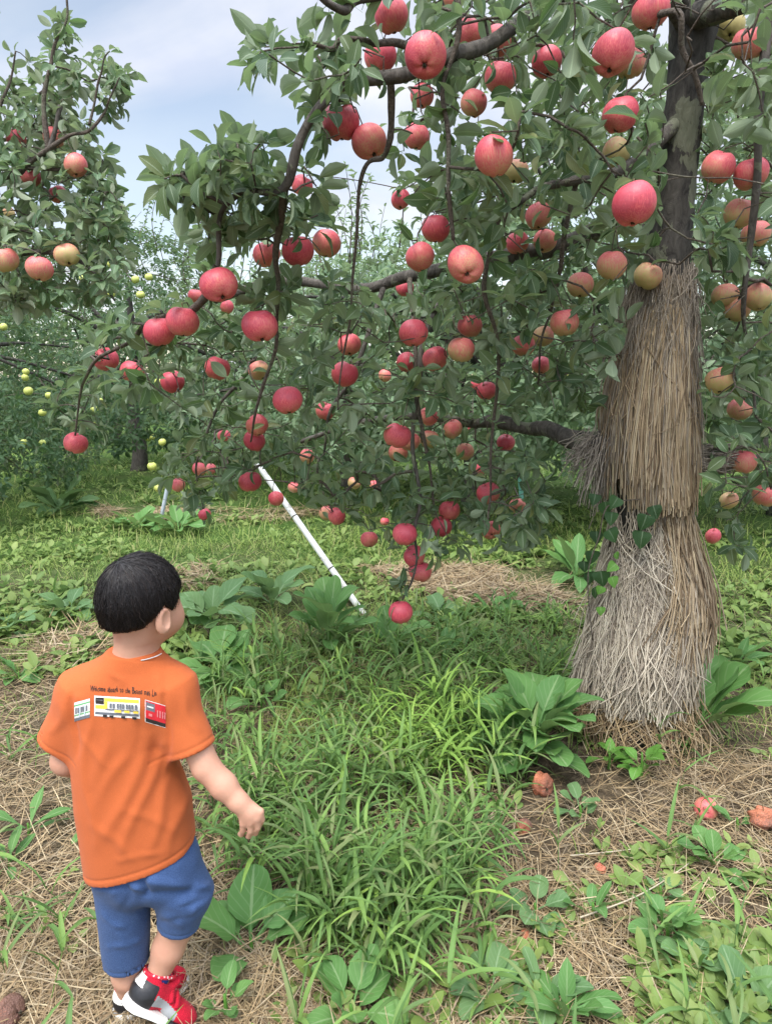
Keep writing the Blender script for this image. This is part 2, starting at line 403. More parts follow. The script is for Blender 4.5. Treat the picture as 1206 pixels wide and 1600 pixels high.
M['ivy'] = leaf_material('ivy_leaf', [(0.015, 0.045, 0.018), (0.03, 0.08, 0.025)], (0.08, 0.13, 0.06))
M['vine'] = leaf_material('vine_leaf', [(0.08, 0.2, 0.03), (0.12, 0.28, 0.05)], (0.14, 0.24, 0.07))
M['litter'] = straw_material('dead_grass', [(0, (0.14, 0.095, 0.055)), (0.25, (0.27, 0.19, 0.105)), (0.55, (0.38, 0.285, 0.16)), (0.8, (0.29, 0.23, 0.16)), (1, (0.5, 0.41, 0.26))])
M['straw_warm'] = straw_material('straw_warm', [(0, (0.13, 0.092, 0.06)), (0.3, (0.28, 0.21, 0.135)), (0.6, (0.40, 0.31, 0.20)), (0.85, (0.33, 0.28, 0.215)), (1, (0.55, 0.45, 0.29))])
M['straw_grey'] = straw_material('straw_grey', [(0, (0.22, 0.185, 0.15)), (0.35, (0.38, 0.33, 0.265)), (0.7, (0.51, 0.45, 0.36)), (1, (0.62, 0.56, 0.45))])
M['straw_old'] = straw_material('straw_old', [(0, (0.14, 0.12, 0.10)), (0.5, (0.27, 0.235, 0.195)), (1, (0.40, 0.35, 0.29))])
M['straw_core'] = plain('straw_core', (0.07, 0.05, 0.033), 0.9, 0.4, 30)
def bark(name, c1, c2, moss=0.25, s=(14, 14, 5)):
    t = NT(name); v = t.coord('Object', s); n = t.noise(3.0, 8, 0.65, v, 0.6); n2 = t.noise(2.2, 4, 0.5, t.coord('Object', (3, 3, 3)))
    c = t.ramp(n, [(0.3, c1), (0.72, c2)])
    mfac = t.math('MULTIPLY', t.math('GREATER_THAN', t.math('ADD', n2, t.math('MULTIPLY', n, 0.3)), 0.74), moss)
    t.base(t.mix(mfac, c, (0.19, 0.21, 0.14)), 0.85, 0.2); t.bump(n, 0.8, 0.02); return t.m
M['bark'] = bark('apple_bark', (0.016, 0.015, 0.014), (0.082, 0.076, 0.068), 0.4); M['limb'] = bark('limb_bark', (0.035, 0.031, 0.027), (0.14, 0.125, 0.11), 0.5)
M['twig'] = bark('twig_bark', (0.055, 0.045, 0.037), (0.17, 0.14, 0.115), 0.3, (40, 40, 40))
M['bark_far'] = bark('far_bark', (0.03, 0.028, 0.026), (0.11, 0.1, 0.09), 0.3)

def apple_material(name, rot=False):
    t = NT(name); oi = t.n('ShaderNodeObjectInfo'); sc = t.n('ShaderNodeSeparateColor'); t.l(oi.outputs['Color'], sc.inputs[0])
    ripe, seed = sc.outputs[0], sc.outputs[1]
    tcd = t.coord('Object'); off = t.n('ShaderNodeCombineXYZ'); 
    for i in range(3): t.l(t.math('MULTIPLY', seed, 37.0 + 11 * i), off.inputs[i])
    va = t.n('ShaderNodeVectorMath', operation='ADD'); t.l(tcd, va.inputs[0]); t.l(off.outputs[0], va.inputs[1])
    mp = t.n('ShaderNodeMapping'); mp.inputs['Scale'].default_value = (5.5, 5.5, 0.9); t.l(va.outputs[0], mp.inputs[0])
    st = t.noise(3.0, 5, 0.6, mp.outputs[0], 0.2); big = t.noise(1.1, 2, 0.5, va.outputs[0])
    spz = t.n('ShaderNodeSeparateXYZ'); t.l(tcd, spz.inputs[0])
    side = t.math('ADD', t.math('MULTIPLY', spz.outputs[2], 0.30), t.math('MULTIPLY', spz.outputs[0], 0.12))   # skin greener round the eye and on one cheek
    f = t.math('ADD', t.math('ADD', t.math('SUBTRACT', t.math('MULTIPLY', ripe, 1.05), 0.36), t.math('MULTIPLY', t.math('SUBTRACT', st, 0.5), 1.35)), t.math('ADD', side, t.math('MULTIPLY', big, 0.55)), clamp=True)
    if rot: c = t.ramp(f, [(0.05, (0.10, 0.045, 0.02)), (0.35, (0.34, 0.10, 0.035)), (0.65, (0.52, 0.17, 0.07)), (1, (0.58, 0.11, 0.07))])
    else: c = t.ramp(f, [(0.0, (0.42, 0.36, 0.12)), (0.2, (0.49, 0.31, 0.14)), (0.40, (0.53, 0.19, 0.12)), (0.62, (0.55, 0.105, 0.095)), (0.85, (0.50, 0.042, 0.065)), (1, (0.40, 0.020, 0.045))])
    vo = t.n('ShaderNodeTexVoronoi'); vo.inputs['Scale'].default_value = 7.0; t.l(va.outputs[0], vo.inputs['Vector'])
    dot = t.math('MULTIPLY', t.math('LESS_THAN', vo.outputs['Distance'], 0.085), 0.35)
    c = t.mix(dot, c, (0.62, 0.45, 0.3))
    bloom = t.math('MULTIPLY', t.noise(2.2, 4, 0.6, va.outputs[0]), 0.2)
    c = t.mix(bloom, c, (0.52, 0.33, 0.36))
    t.base(c, t.math('ADD', t.math('MULTIPLY', st, 0.2), 0.5 if rot else 0.36), 0.4)
    t.bump(t.noise(9, 3, vec=va.outputs[0]), 0.08 if not rot else 0.6, 0.01); return t.m
M['apple'] = apple_material('apple_skin'); M['apple_rot'] = apple_material('apple_rotten', True)
M['yellow'] = plain('yellow_apple_skin', (0.46, 0.50, 0.13), 0.4, 0.18, 3)
M['stem'] = plain('apple_stem', (0.11, 0.085, 0.04), 0.7); M['calyx'] = plain('apple_calyx', (0.045, 0.035, 0.02), 0.8); M['flesh'] = plain('apple_flesh', (0.5, 0.27, 0.13), 0.6, 0.3, 20)

# ================================================================ ground
def build_ground():
    xs = np.concatenate([-np.geomspace(400, 6, 26), np.linspace(-5.6, 5.6, 150), np.geomspace(6, 400, 26)])
    ys = np.concatenate([-np.geomspace(60, 1, 12), np.linspace(-0.6, 7, 170), np.geomspace(7.2, 600, 44)])
    X, Y = np.meshgrid(xs, ys, indexing='ij'); Z = gz(X, Y) * np.clip((60 - np.hypot(X, Y)) / 40, 0, 1)
    nx, ny = X.shape; ii, jj = np.meshgrid(np.arange(nx - 1), np.arange(ny - 1), indexing='ij')
    Q = np.stack([ii * ny + jj, (ii + 1) * ny + jj, (ii + 1) * ny + jj + 1, ii * ny + jj + 1], -1)
    t = NT('soil_and_turf'); co = t.coord('Object')
    n1 = t.noise(1.3, 6, 0.6, co); n2 = t.noise(22, 6, 0.65, co); n3 = t.noise(90, 3, 0.6, co)
    soil = t.ramp(n2, [(0.3, (0.04, 0.030, 0.020)), (0.52, (0.10, 0.076, 0.05)), (0.72, (0.20, 0.155, 0.10))])
    turf = t.ramp(n2, [(0.3, (0.03, 0.06, 0.015)), (0.55, (0.07, 0.13, 0.03)), (0.75, (0.13, 0.17, 0.06))])
    sp = t.n('ShaderNodeSeparateXYZ'); t.l(co, sp.inputs[0])
    far = t.math('MULTIPLY', t.math('SUBTRACT', sp.outputs[1], 2.6), 0.35, clamp=True)
    f = t.math('ADD', far, t.math('MULTIPLY', t.math('SUBTRACT', n1, 0.55), 1.6), clamp=True)
    t.base(t.mix(f, soil, turf), 0.95, 0.1); t.bump(t.math('ADD', n2, t.math('MULTIPLY', n3, 0.4)), 0.9, 0.03)
    mb = MB(); mb.add(np.stack([X, Y, Z], -1), Q)
    mb.build('ground', t.m, kind='structure')
build_ground()
gpoly = lambda pts: [tuple(G(u, v)[:2]) for u, v in pts]
Z_TALL = gpoly([(325, 1085), (440, 1030), (560, 1020), (720, 1040), (800, 1130), (830, 1230), (800, 1330), (720, 1430), (650, 1530), (600, 1570), (500, 1500), (420, 1440), (340, 1370), (300, 1200)])
Z_TALL2 = gpoly([(430, 1000), (760, 965), (900, 960), (900, 1060), (830, 1130), (760, 1090), (560, 1050)])
Z_YOUNG = gpoly([(560, 1180), (620, 1130), (720, 1150), (770, 1200), (730, 1290), (640, 1270)])
Z_LIT = [gpoly(q) for q in ([(-300, 1075), (300, 1055), (330, 1150), (300, 1300), (420, 1440), (480, 1500), (500, 1590), (480, 1800), (-300, 1800)],
    [(620, 1560), (740, 1420), (850, 1260), (900, 1190), (1450, 1130), (1500, 1800), (460, 1800)], [(560, 895), (900, 885), (940, 950), (700, 950)], [(150, 790), (560, 800), (420, 815), (150, 815)], [(320, 1110), (440, 1090), (420, 1160), (330, 1190)])]
Z_DENSE = gpoly([(980, 1330), (1300, 1290), (1300, 1700), (960, 1640), (1000, 1500)])
def in_any(x, y, zs):
    r = np.zeros(np.shape(x), bool)
    for z in zs: r |= inpoly(x, y, z)
    return r
BOY = np.array([-0.46, 1.25])
def spots(n, y0, y1, power=1.6, width=0.66):
    """n places on the ground in and round the picture, thinning with distance"""
    a = 1 - power; yy = (y0 ** a + rng.random(n) * (y1 ** a - y0 ** a)) ** (1 / a)
    xx = (rng.random(n) * 2 - 1) * (yy * width + 0.5)
    return xx, yy
FRUIT_PX = [(1103, 1275), (1192, 1292), (847, 1240), (14, 1600), (424, 1418), (818, 1302)]
def not_boy(x, y, r=0.13):
    ok = np.hypot((x - BOY[0]) / 1.5, y - BOY[1]) > r
    for u, v in FRUIT_PX: g = G(u, v); ok &= np.hypot(x - g[0], (y - g[1] + 0.04) / 1.3) > 0.085
    return ok

def build_litter():
    x, y = spots(88000, 0.75, 5.5, 1.7)
    lit = in_any(x, y, Z_LIT); p = np.where(lit, np.clip((vnoise(x, y, 3.1) - 0.05) * 1.9, 0.3, 1), 0.10); p = np.where(in_any(x, y, [Z_TALL]), 0.4, p)
    k = rng.random(len(x)) < p; x, y = x[k], y[k]; m = len(x)
    th = rng.random(m) * 6.28 + 1.5 * vnoise(x, y, 2.0); L = rng.uniform(0.05, 0.21, m)
    el = np.abs(rng.normal(0, 0.13, m)); d = np.stack([np.cos(th) * np.cos(el), np.sin(th) * np.cos(el), np.sin(el)], 1)
    b = np.stack([x, y, gz(x, y) + rng.uniform(0.002, 0.022, m)], 1)
    N = nrm(np.stack([rng.normal(0, 0.35, m), rng.normal(0, 0.35, m), np.ones(m)], 1))
    mb = MB(); mb.add(*leaf_geo(b, d, N, L, rng.uniform(0.0012, 0.0036, m), rng.normal(0.5, 0.5, m), 0.5, [(0, 0.8), (0.35, 1), (0.7, 0.9), (1, 0.4)], 1))
    mb.build('dead_grass', M['litter'], kind='stuff', label='dry brown straw and dead grass lying over the bare soil')
build_litter()
def build_far_litter():                # raked hay between the rows
    mb = MB()
    for px, n in (([(560, 893), (890, 888), (930, 948), (720, 945)], 5200), ([(150, 795), (540, 800), (420, 816), (160, 818)], 2600), ([(250, 905), (330, 890), (330, 925), (260, 925)], 700), ([(60, 1000), (200, 985), (180, 1040), (60, 1045)], 900)):
        pl = np.array([G(u, v) for u, v in px]); lo, hi = pl.min(0), pl.max(0); x, y = rng.uniform(lo[0], hi[0], n * 2), rng.uniform(lo[1], hi[1], n * 2); k = inpoly(x, y, [tuple(p[:2]) for p in pl]) & (vnoise(x, y, 2.6) > 0.3); x, y = x[k], y[k]; m = len(x)
        th = rng.random(m) * 6.28; el = np.abs(rng.normal(0, 0.15, m)); d = np.stack([np.cos(th) * np.cos(el), np.sin(th) * np.cos(el), np.sin(el)], 1); N = nrm(np.stack([rng.normal(0, .35, m), rng.normal(0, .35, m), np.ones(m)], 1))
        mb.add(*leaf_geo(np.stack([x, y, gz(x, y) + rng.uniform(0.004, 0.05, m)], 1), d, N, rng.uniform(0.08, 0.25, m), rng.uniform(0.003, 0.007, m), rng.normal(0.5, 0.5, m), 0.4, [(0, 0.8), (0.35, 1), (0.7, 0.9), (1, 0.4)], 1))
    mb.build('hay', M['litter'], kind='stuff', label='patches of tan cut hay on the ground between the tree rows')
build_far_litter()

GRASS_PROF = [(0, 0.55), (0.15, 0.9), (0.35, 1), (0.55, 0.86), (0.75, 0.6), (0.9, 0.32), (1, 0.03)]
def build_tall_grass():
    x, y = spots(14500, 0.9, 4.2, 1.5)
    a = inpoly(x, y, Z_TALL); b = inpoly(x, y, Z_TALL2); n = vnoise(x, y, 5.0)
    p = np.where(a, 0.10 + 0.9 * n * n, np.where(b, 0.34, np.where(vnoise(x + 9, y, 3.3) > 0.74, 0.03, 0.004)))
    p = np.where(in_any(x, y, [Z_LIT[0], Z_LIT[1]]) & ~a, 0.012, p)
    k = (rng.random(len(x)) < p) & not_boy(x, y, 0.17); x, y, n = x[k], y[k], n[k]; m = len(x)
    hgt = rng.uniform(0.07, 0.24, m) * (0.6 + 0.6 * n) * np.where(inpoly(x, y, Z_TALL), 1.0, 0.7)
    az = rng.random(m) * 6.28; lean = np.abs(rng.normal(0.15, 0.22, m))
    top = np.stack([x + np.sin(lean) * np.cos(az) * hgt, y + np.sin(lean) * np.sin(az) * hgt, gz(x, y) + np.cos(lean) * hgt], 1); bot = np.stack([x, y, gz(x, y) - 0.005], 1)
    t = np.linspace(0, 1, 4)[None, :, None]; pts = bot[:, None] * (1 - t) + top[:, None] * t
    yg = inpoly(x, y, Z_YOUNG) & (rng.random(m) < 0.75) | (rng.random(m) < 0.06)
    mb = MB(); mb.add(*tubes_np(pts, np.linspace(0.0018, 0.0009, 4)[None], 3))
    for j in range(5):
        f = rng.uniform(0.15, 1.0, m) if j else np.ones(m); kk = rng.random(m) < (1, 0.95, 0.85, 0.7, 0.5)[j]
        b0 = bot + (top - bot) * f[:, None]; a2 = az + j * 2.6 + rng.normal(0, 0.5, m); el = rng.uniform(0.65, 1.25, m) if j else rng.uniform(0.9, 1.4, m)
        d = np.stack([np.cos(a2) * np.cos(el), np.sin(a2) * np.cos(el), np.sin(el)], 1); N = np.stack([-np.cos(a2) * np.sin(el), -np.sin(a2) * np.sin(el), np.cos(el)], 1)
        N = N + rng.normal(0, 0.25, (m, 3)); L = rng.uniform(0.08, 0.2, m) * (0.7 + 0.4 * n); W = rng.uniform(0.007, 0.016, m)
        dr = rng.uniform(0.5, 2.1, m)
        for sel, mi in ((kk & ~yg, 0), (kk & yg, 1)):
            if sel.any(): mb.add(*leaf_geo(b0[sel], d[sel], N[sel], L[sel], W[sel], dr[sel], 0.45, GRASS_PROF, 2, 0.05), mi=mi)
    mb.build('tall_grass', [M['grass'], M['grass_young']], kind='stuff', label='tall bright green crabgrass growing between the boy and the trunk')
build_tall_grass()
def build_turf():
    mb = MB()
    x, y = spots(95000, 2.3, 16, 1.55)
    lit = in_any(x, y, [Z_LIT[2], Z_LIT[3], Z_LIT[4]]) | in_any(x, y, Z_LIT[:2])
    p = np.where(lit, 0.05, np.clip(0.22 + 1.1 * (vnoise(x, y, 1.4) - 0.3), 0.12, 0.85)); k = (rng.random(len(x)) < p) & not_boy(x, y); x, y = x[k], y[k]
    x2, y2 = spots(1500, 0.8, 2.3, 1.3); k2 = (vnoise(x2, y2, 4.2) > 0.58) & not_boy(x2, y2); x, y = np.concatenate([x, x2[k2]]), np.concatenate([y, y2[k2]])
    m = len(x); az = rng.random(m) * 6.28; el = rng.uniform(0.6, 1.45, m)
    d = np.stack([np.cos(az) * np.cos(el), np.sin(az) * np.cos(el), np.sin(el)], 1); N = np.stack([-np.cos(az) * np.sin(el), -np.sin(az) * np.sin(el), np.cos(el)], 1)
    b = np.stack([x, y, gz(x, y) - 0.003], 1); s = np.clip(y / 4, 0.8, 2.2)
    mb.add(*leaf_geo(b, d, N, rng.uniform(0.05, 0.15, m) * np.clip(s, 0.8, 1.25), rng.uniform(0.003, 0.006, m) * s, rng.uniform(0.3, 1.6, m), 0.3, [(0, 0.7), (0.4, 1), (0.75, 0.6), (1, 0.04)], 1))
    mb.build('turf_grass', M['turf'], kind='stuff', label='short green orchard grass spreading under the trees behind')
build_turf()
OVAL = [(0, 0.06), (0.22, 0.1), (0.34, 0.62), (0.52, 1), (0.72, 0.95), (0.9, 0.5), (1, 0.06)]
def build_weeds():
    mb = MB()
    x, y = spots(30000, 0.85, 12, 1.45)
    lit = in_any(x, y, Z_LIT); den = inpoly(x, y, Z_DENSE); tall = inpoly(x, y, Z_TALL)
    n = vnoise(x + 3, y, 2.1); p = np.where(y > 2.9, np.clip((n - 0.3) * 1.6, 0.04, 0.75), np.where(n > 0.5, 0.12, 0.03)); p = np.where(lit, p * 0.13 + np.where((vnoise(x, y, 6.0) > 0.7) & (x > 0), 0.14, 0), p)
    p = np.where(den, 0.06 + 0.42 * (vnoise(x, y, 5.0) > 0.48), p); p = np.where(tall, 0.05, p)
    k = (rng.random(len(x)) < p) & not_boy(x, y, 0.16); x, y = x[k], y[k]; m = len(x); sz = rng.uniform(0.022, 0.062, m) * np.where(y > 2.7, 1.0, 0.72)
    az0 = rng.random(m) * 6.28
    for j in range(7):
        kk = rng.random(m) < 0.85; az = az0 + j * 2.4 + rng.normal(0, 0.3, m); el = rng.uniform(0.15, 1.2, m)
        d = np.stack([np.cos(az) * np.cos(el), np.sin(az) * np.cos(el), np.sin(el)], 1); N = np.stack([-np.cos(az) * np.sin(el), -np.sin(az) * np.sin(el), np.cos(el)], 1) + rng.normal(0, 0.3, (m, 3))
        b = np.stack([x, y, gz(x, y) + rng.uniform(0, 0.6, m) * sz], 1); L = sz * rng.uniform(0.8, 1.6, m)
        mb.add(*leaf_geo(b[kk], d[kk], N[kk], L[kk] * 1.3, L[kk] * rng.uniform(0.42, 0.66, m)[kk], rng.uniform(0.2, 1.5, m)[kk], 0.2, OVAL, 2, 0.05))
    mb.build('ground_weeds', M['weed'], kind='stuff', label='low broad leaved green weeds spreading over the orchard floor')
build_weeds()

# ================================================================ leafy plants standing singly
DOCK = [(0, 0.07), (0.28, 0.09), (0.36, 0.55), (0.46, 0.86), (0.6, 1), (0.74, 0.97), (0.87, 0.75), (0.95, 0.45), (1, 0.08)]
NARROW = [(0, 0.12), (0.2, 0.2), (0.38, 0.7), (0.56, 1), (0.74, 0.9), (0.9, 0.5), (1, 0.05)]
def dock(u, v, n, L, label, W=0.36, up=(0.45, 1.25), mat='dock', prof=DOCK, az=None, droop=(0.3, 1.2), hgt=0.03, group='leafy weeds standing singly', name='dock_plant', off=(0, 0)):
    g = G(u, v); x, y = g[0] + off[0], g[1] + off[1]; z = float(gz(x, y)); r = empty(name, (x, y, z), label, 'weed', group)
    a = (np.arange(n) * 2.399 + rng.random() * 6 + rng.normal(0, 0.25, n)) if az is None else np.resize(np.array(az, float), n) + rng.normal(0, 0.2, n)
    el = rng.uniform(up[0], up[1], n); d = np.stack([np.cos(a) * np.cos(el), np.sin(a) * np.cos(el), np.sin(el)], 1)
    N = np.stack([-np.cos(a) * np.sin(el), -np.sin(a) * np.sin(el), np.cos(el)], 1) + rng.normal(0, 0.22, (n, 3)); zz = rng.uniform(0, hgt, n)
    b = np.stack([x + 0.008 * np.cos(a), y + 0.008 * np.sin(a), z + zz], 1); LL = L * rng.uniform(0.7, 1.1, n)
    mb = MB(); mb.add(*leaf_geo(b, d, N, LL, LL * W * rng.uniform(0.85, 1.15, n), rng.uniform(droop[0], droop[1], n), 0.28, prof, 6, 0.11)); mb.build('leaves', M[mat], r)
    sb = MB(); tube(sb, smooth_path([(x, y, z - 0.02), (x + 0.003, y, z + hgt * 0.5), (x, y + 0.003, z + hgt + 0.01)], 5), [0.006, 0.006, 0.005, 0.004, 0.003], 6); sb.build('stem', M['vine'], r)
    return r
dock(392, 1490, 8, 0.172, 'round leaved green dock beside the boy right of his shorts', 0.56, (0.5, 1.15), az=[0.9, 1.6, 2.3, 3.2, 0.2, 4.4], droop=(0.2, 0.8))
dock(352, 1592, 9, 0.075, 'small bushy weed just right of the red shoes', 0.5, (0.3, 1.3), hgt=0.05)
dock(548, 1600, 9, 0.12, 'broad pale green dock at the bottom edge below the tall grass', 0.5, (0.5, 1.2), hgt=0.04)
dock(512, 1425, 6, 0.10, 'flat ragged weed in the tall grass right of the round leaved dock', 0.6, (0.1, 0.7), hgt=0.02)
dock(836, 1195, 34, 0.255, 'biggest dock clump, standing left of the straw wrapped trunk base', 0.46, (0.5, 1.4), hgt=0.17, droop=(0.2, 1.2))
dock(775, 1165, 13, 0.19, 'dark dock at the left edge of the biggest dock clump', 0.48, (0.4, 1.2), hgt=0.05)
dock(1075, 1170, 14, 0.34, 'large light green dock right of the straw wrapped trunk base', 0.5, (0.5, 1.15), az=[0.1, 0.8, 1.3, 1.9, 2.6, -0.4, 3.3], droop=(0.1, 1.0), hgt=0.09)
dock(985, 1130, 3, 0.17, 'single drooping dock stem in front of the straw at the trunk foot', 0.4, (0.5, 1.2), az=[-0.4, 1.5, 3.5])
dock(905, 1275, 7, 0.085, 'small dark rosette on bare soil below the biggest dock clump', 0.5, (0.4, 1.1), mat='dock_blue')
dock(835, 1425, 7, 0.09, 'four leaved weed on the straw at the right edge of the grass', 0.62, (0.4, 1.1), mat='dock_blue')
dock(925, 1425, 5, 0.105, 'upright narrow leaved weed on the straw near the white dry stalk', 0.34, (0.8, 1.4), prof=NARROW)
dock(768, 1555, 6, 0.1, 'bluish weed with spread leaves on the straw near the lower edge', 0.55, (0.4, 1.0), mat='dock_blue')
dock(885, 1590, 16, 0.125, 'dense tuft of long leaved weeds at the lower edge', 0.32, (0.4, 1.4), mat='dock', prof=NARROW, hgt=0.04)
dock(845, 1560, 9, 0.105, 'leafy weed leaning against the left of the dense lower tuft', 0.4, (0.4, 1.2), mat='dock_blue', hgt=0.03)
dock(1040, 1470, 14, 0.085, 'crowded low weed patch on the right below the fallen apples', 0.55, (0.2, 1.2), hgt=0.05)
dock(1115, 1350, 9, 0.105, 'light green weed standing below the half buried fallen apple', 0.5, (0.4, 1.2), hgt=0.03)
dock(1170, 1585, 10, 0.13, 'broad leaved weed in the lower corner right of all others', 0.48, (0.5, 1.2), mat='dock_blue', hgt=0.03)
dock(1075, 1515, 9, 0.08, 'blue green weed between the low patch and the corner weed', 0.5, (0.4, 1.2), mat='dock_blue', hgt=0.04)
dock(1030, 1400, 7, 0.06, 'tiny rosette beside the end of the white dry stalk', 0.5, (0.2, 1.0), mat='dock_blue')
dock(1150, 1292, 4, 0.08, 'two leaved seedling right of the bitten pink fallen apple', 0.36, (0.4, 0.9), az=[0.0, 2.6], prof=NARROW)
dock(515, 1020, 18, 0.30, 'big upright dock around the foot of the white pole', 0.36, (0.6, 1.4), hgt=0.14, mat='dock')
dock(612, 1025, 5, 0.22, 'young dock with one large pale leaf below the lowest apple', 0.48, (0.6, 1.3))
dock(425, 955, 9, 0.30, 'tall dock behind the grass, left of the white pole', 0.42, (0.6, 1.3), hgt=0.08, mat='dock_blue')
dock(330, 985, 14, 0.28, 'spreading bluish dock right of the boy\'s head', 0.5, (0.3, 1.1), mat='dock_blue', hgt=0.08)
dock(345, 1060, 12, 0.25, 'pale leaved dock between the boy\'s right shoulder and the tall grass', 0.48, (0.4, 1.2), hgt=0.06)
dock(408, 1110, 5, 0.13, 'thin stalked weed with rounded leaves right of the orange sleeve', 0.55, (0.6, 1.3), hgt=0.06)
dock(15, 990, 9, 0.22, 'dark leaved dock at the left edge level with the boy\'s head', 0.46, (0.2, 0.9), mat='dock_blue')
dock(30, 1062, 10, 0.14, 'bright leafy weed left of the boy above the straw', 0.4, (0.4, 1.2), prof=NARROW)
dock(110, 965, 10, 0.2, 'grey green dock left of the boy\'s black hair', 0.46, (0.3, 1.1), mat='dock_blue')
dock(215, 830, 14, 0.30, 'broad weed behind the boy\'s head in front of the grey pole', 0.4, (0.4, 1.2), mat='dock')
dock(280, 835, 12, 0.32, 'leafy weed at the foot of the grey pole', 0.42, (0.4, 1.1), mat='dock')
dock(95, 800, 16, 0.42, 'dark weed clump under the leftmost trees', 0.4, (0.3, 1.1), mat='dock_blue')
dock(45, 1305, 5, 0.15, 'long serrated leaf weed on the straw left of the boy', 0.22, (0.3, 0.9), az=[0.6, 0.3, 2.6, 1.8], prof=NARROW)
dock(15, 1360, 6, 0.10, 'small green tuft at the left edge below the serrated weed', 0.3, (0.3, 1.1), prof=NARROW)
dock(142, 1305, 2, 0.06, 'pair of tiny leaves on straw at the boy\'s left hip', 0.55, (0.2, 0.8))
dock(690, 975, 8, 0.22, 'low dock right of the lowest apple beside the straw patch', 0.42, (0.4, 1.2), mat='dock_blue')
dock(765, 965, 6, 0.2, 'upright dock before the straw patch left of the trunk', 0.46, (0.5, 1.3))
dock(900, 900, 14, 0.36, 'pale dock growing behind the trunk on its left', 0.3, (0.5, 1.3), prof=NARROW)
dock(1150, 1040, 10, 0.2, 'grassy leaved weed behind the large dock right of the trunk', 0.3, (0.5, 1.3), prof=NARROW)
dock(730, 1130, 7, 0.17, 'round leaved weed in the grass left of the biggest dock clump', 0.5, (0.5, 1.2), mat='dock_blue')
dock(1000, 1215, 10, 0.09, 'young vine with pointed leaves on the bare soil under the trunk', 0.5, (0.3, 1.3), hgt=0.09, mat='vine', prof=OVAL)
dock(950, 1200, 9, 0.08, 'leafy seedlings between the biggest dock clump and the young vine', 0.5, (0.3, 1.3), hgt=0.06, mat='vine', prof=OVAL)
dock(690, 1040, 6, 0.16, 'narrow dock in the grass below the straw patch', 0.3, (0.7, 1.35), prof=NARROW)

# a thin white dry stalk lying on the straw, and other dry stalks
def stalk(pts, r, label, z=0.03):
    pp = [np.array(G(u, v)) + (0, 0, z + float(gz(*G(u, v)[:2]))) for u, v in pts]; mb = MB(); tube(mb, smooth_path(pp, 14), np.linspace(r, r * 0.6, 14), 6)
    mb.build('dry_stalk', M['straw_pale'], label=label, cat='stalk', group='dry stalks lying on the straw')
M['straw_pale'] = plain('pale_stalk', (0.40, 0.35, 0.26), 0.7)
stalk([(905, 1442), (985, 1413), (1040, 1385), (1075, 1360)], 0.0024, 'long thin white stalk curved across the straw on the right')
stalk([(890, 1345), (950, 1340), (1000, 1335)], 0.0022, 'short tan stalk beside the tiny orange fallen apple')

# ================================================================ poles
def pole(name, a, b, r, col, label, rough=0.35, grime=None):
    t = NT(name + '_paint'); n = t.noise(14, 5, 0.6, t.coord('Object', (1, 1, 1))); g = t.noise(60, 4, 0.6, t.coord())
    c = t.mix(t.math('MULTIPLY', t.math('GREATER_THAN', n, 0.62), 0.55), col, grime or (0.22, 0.2, 0.16)); t.base(c, t.math('ADD', t.math('MULTIPLY', g, 0.3), rough), 0.5)
    root = empty(name, b, label, 'pole', 'props holding up the branches')
    mb = MB(); pp = np.linspace(b, a, 26); rr = np.full(26, r); tube(mb, pp, rr, 16); mb.build('tube', t.m, root)
    d = nrm(np.array(a) - b); cm = MB(); tube(cm, np.array([np.array(a) - d * 0.05, np.array(a) + d * 0.012]), r * 1.18, 16); cm.build('cap', t.m, root)
    cl = MB(); 
    for f in (0.3, 0.62): tube(cl, np.array([b + (np.array(a) - b) * f, b + (np.array(a) - b) * (f + 0.006)]), r * 1.06, 16)
    cl.build('band', M['bark_far'], root)
pole('prop_pole', P(396, 716, 4.3), G(574, 968, -0.03), 0.0185, (0.62, 0.63, 0.62), 'white leaning pole propping the drooping branches above the big dock')
pole('prop_pole', P(264, 752, 6.3), G(249, 826, -0.03), 0.018, (0.40, 0.44, 0.5), 'grey metal pole under the green apples behind the boy\'s head')
pole('prop_pole', P(805, 650, 6.6), G(817, 812, -0.03), 0.024, (0.22, 0.55, 0.47), 'turquoise pole half hidden by leaves left of the trunk', grime=(0.3, 0.55, 0.5))

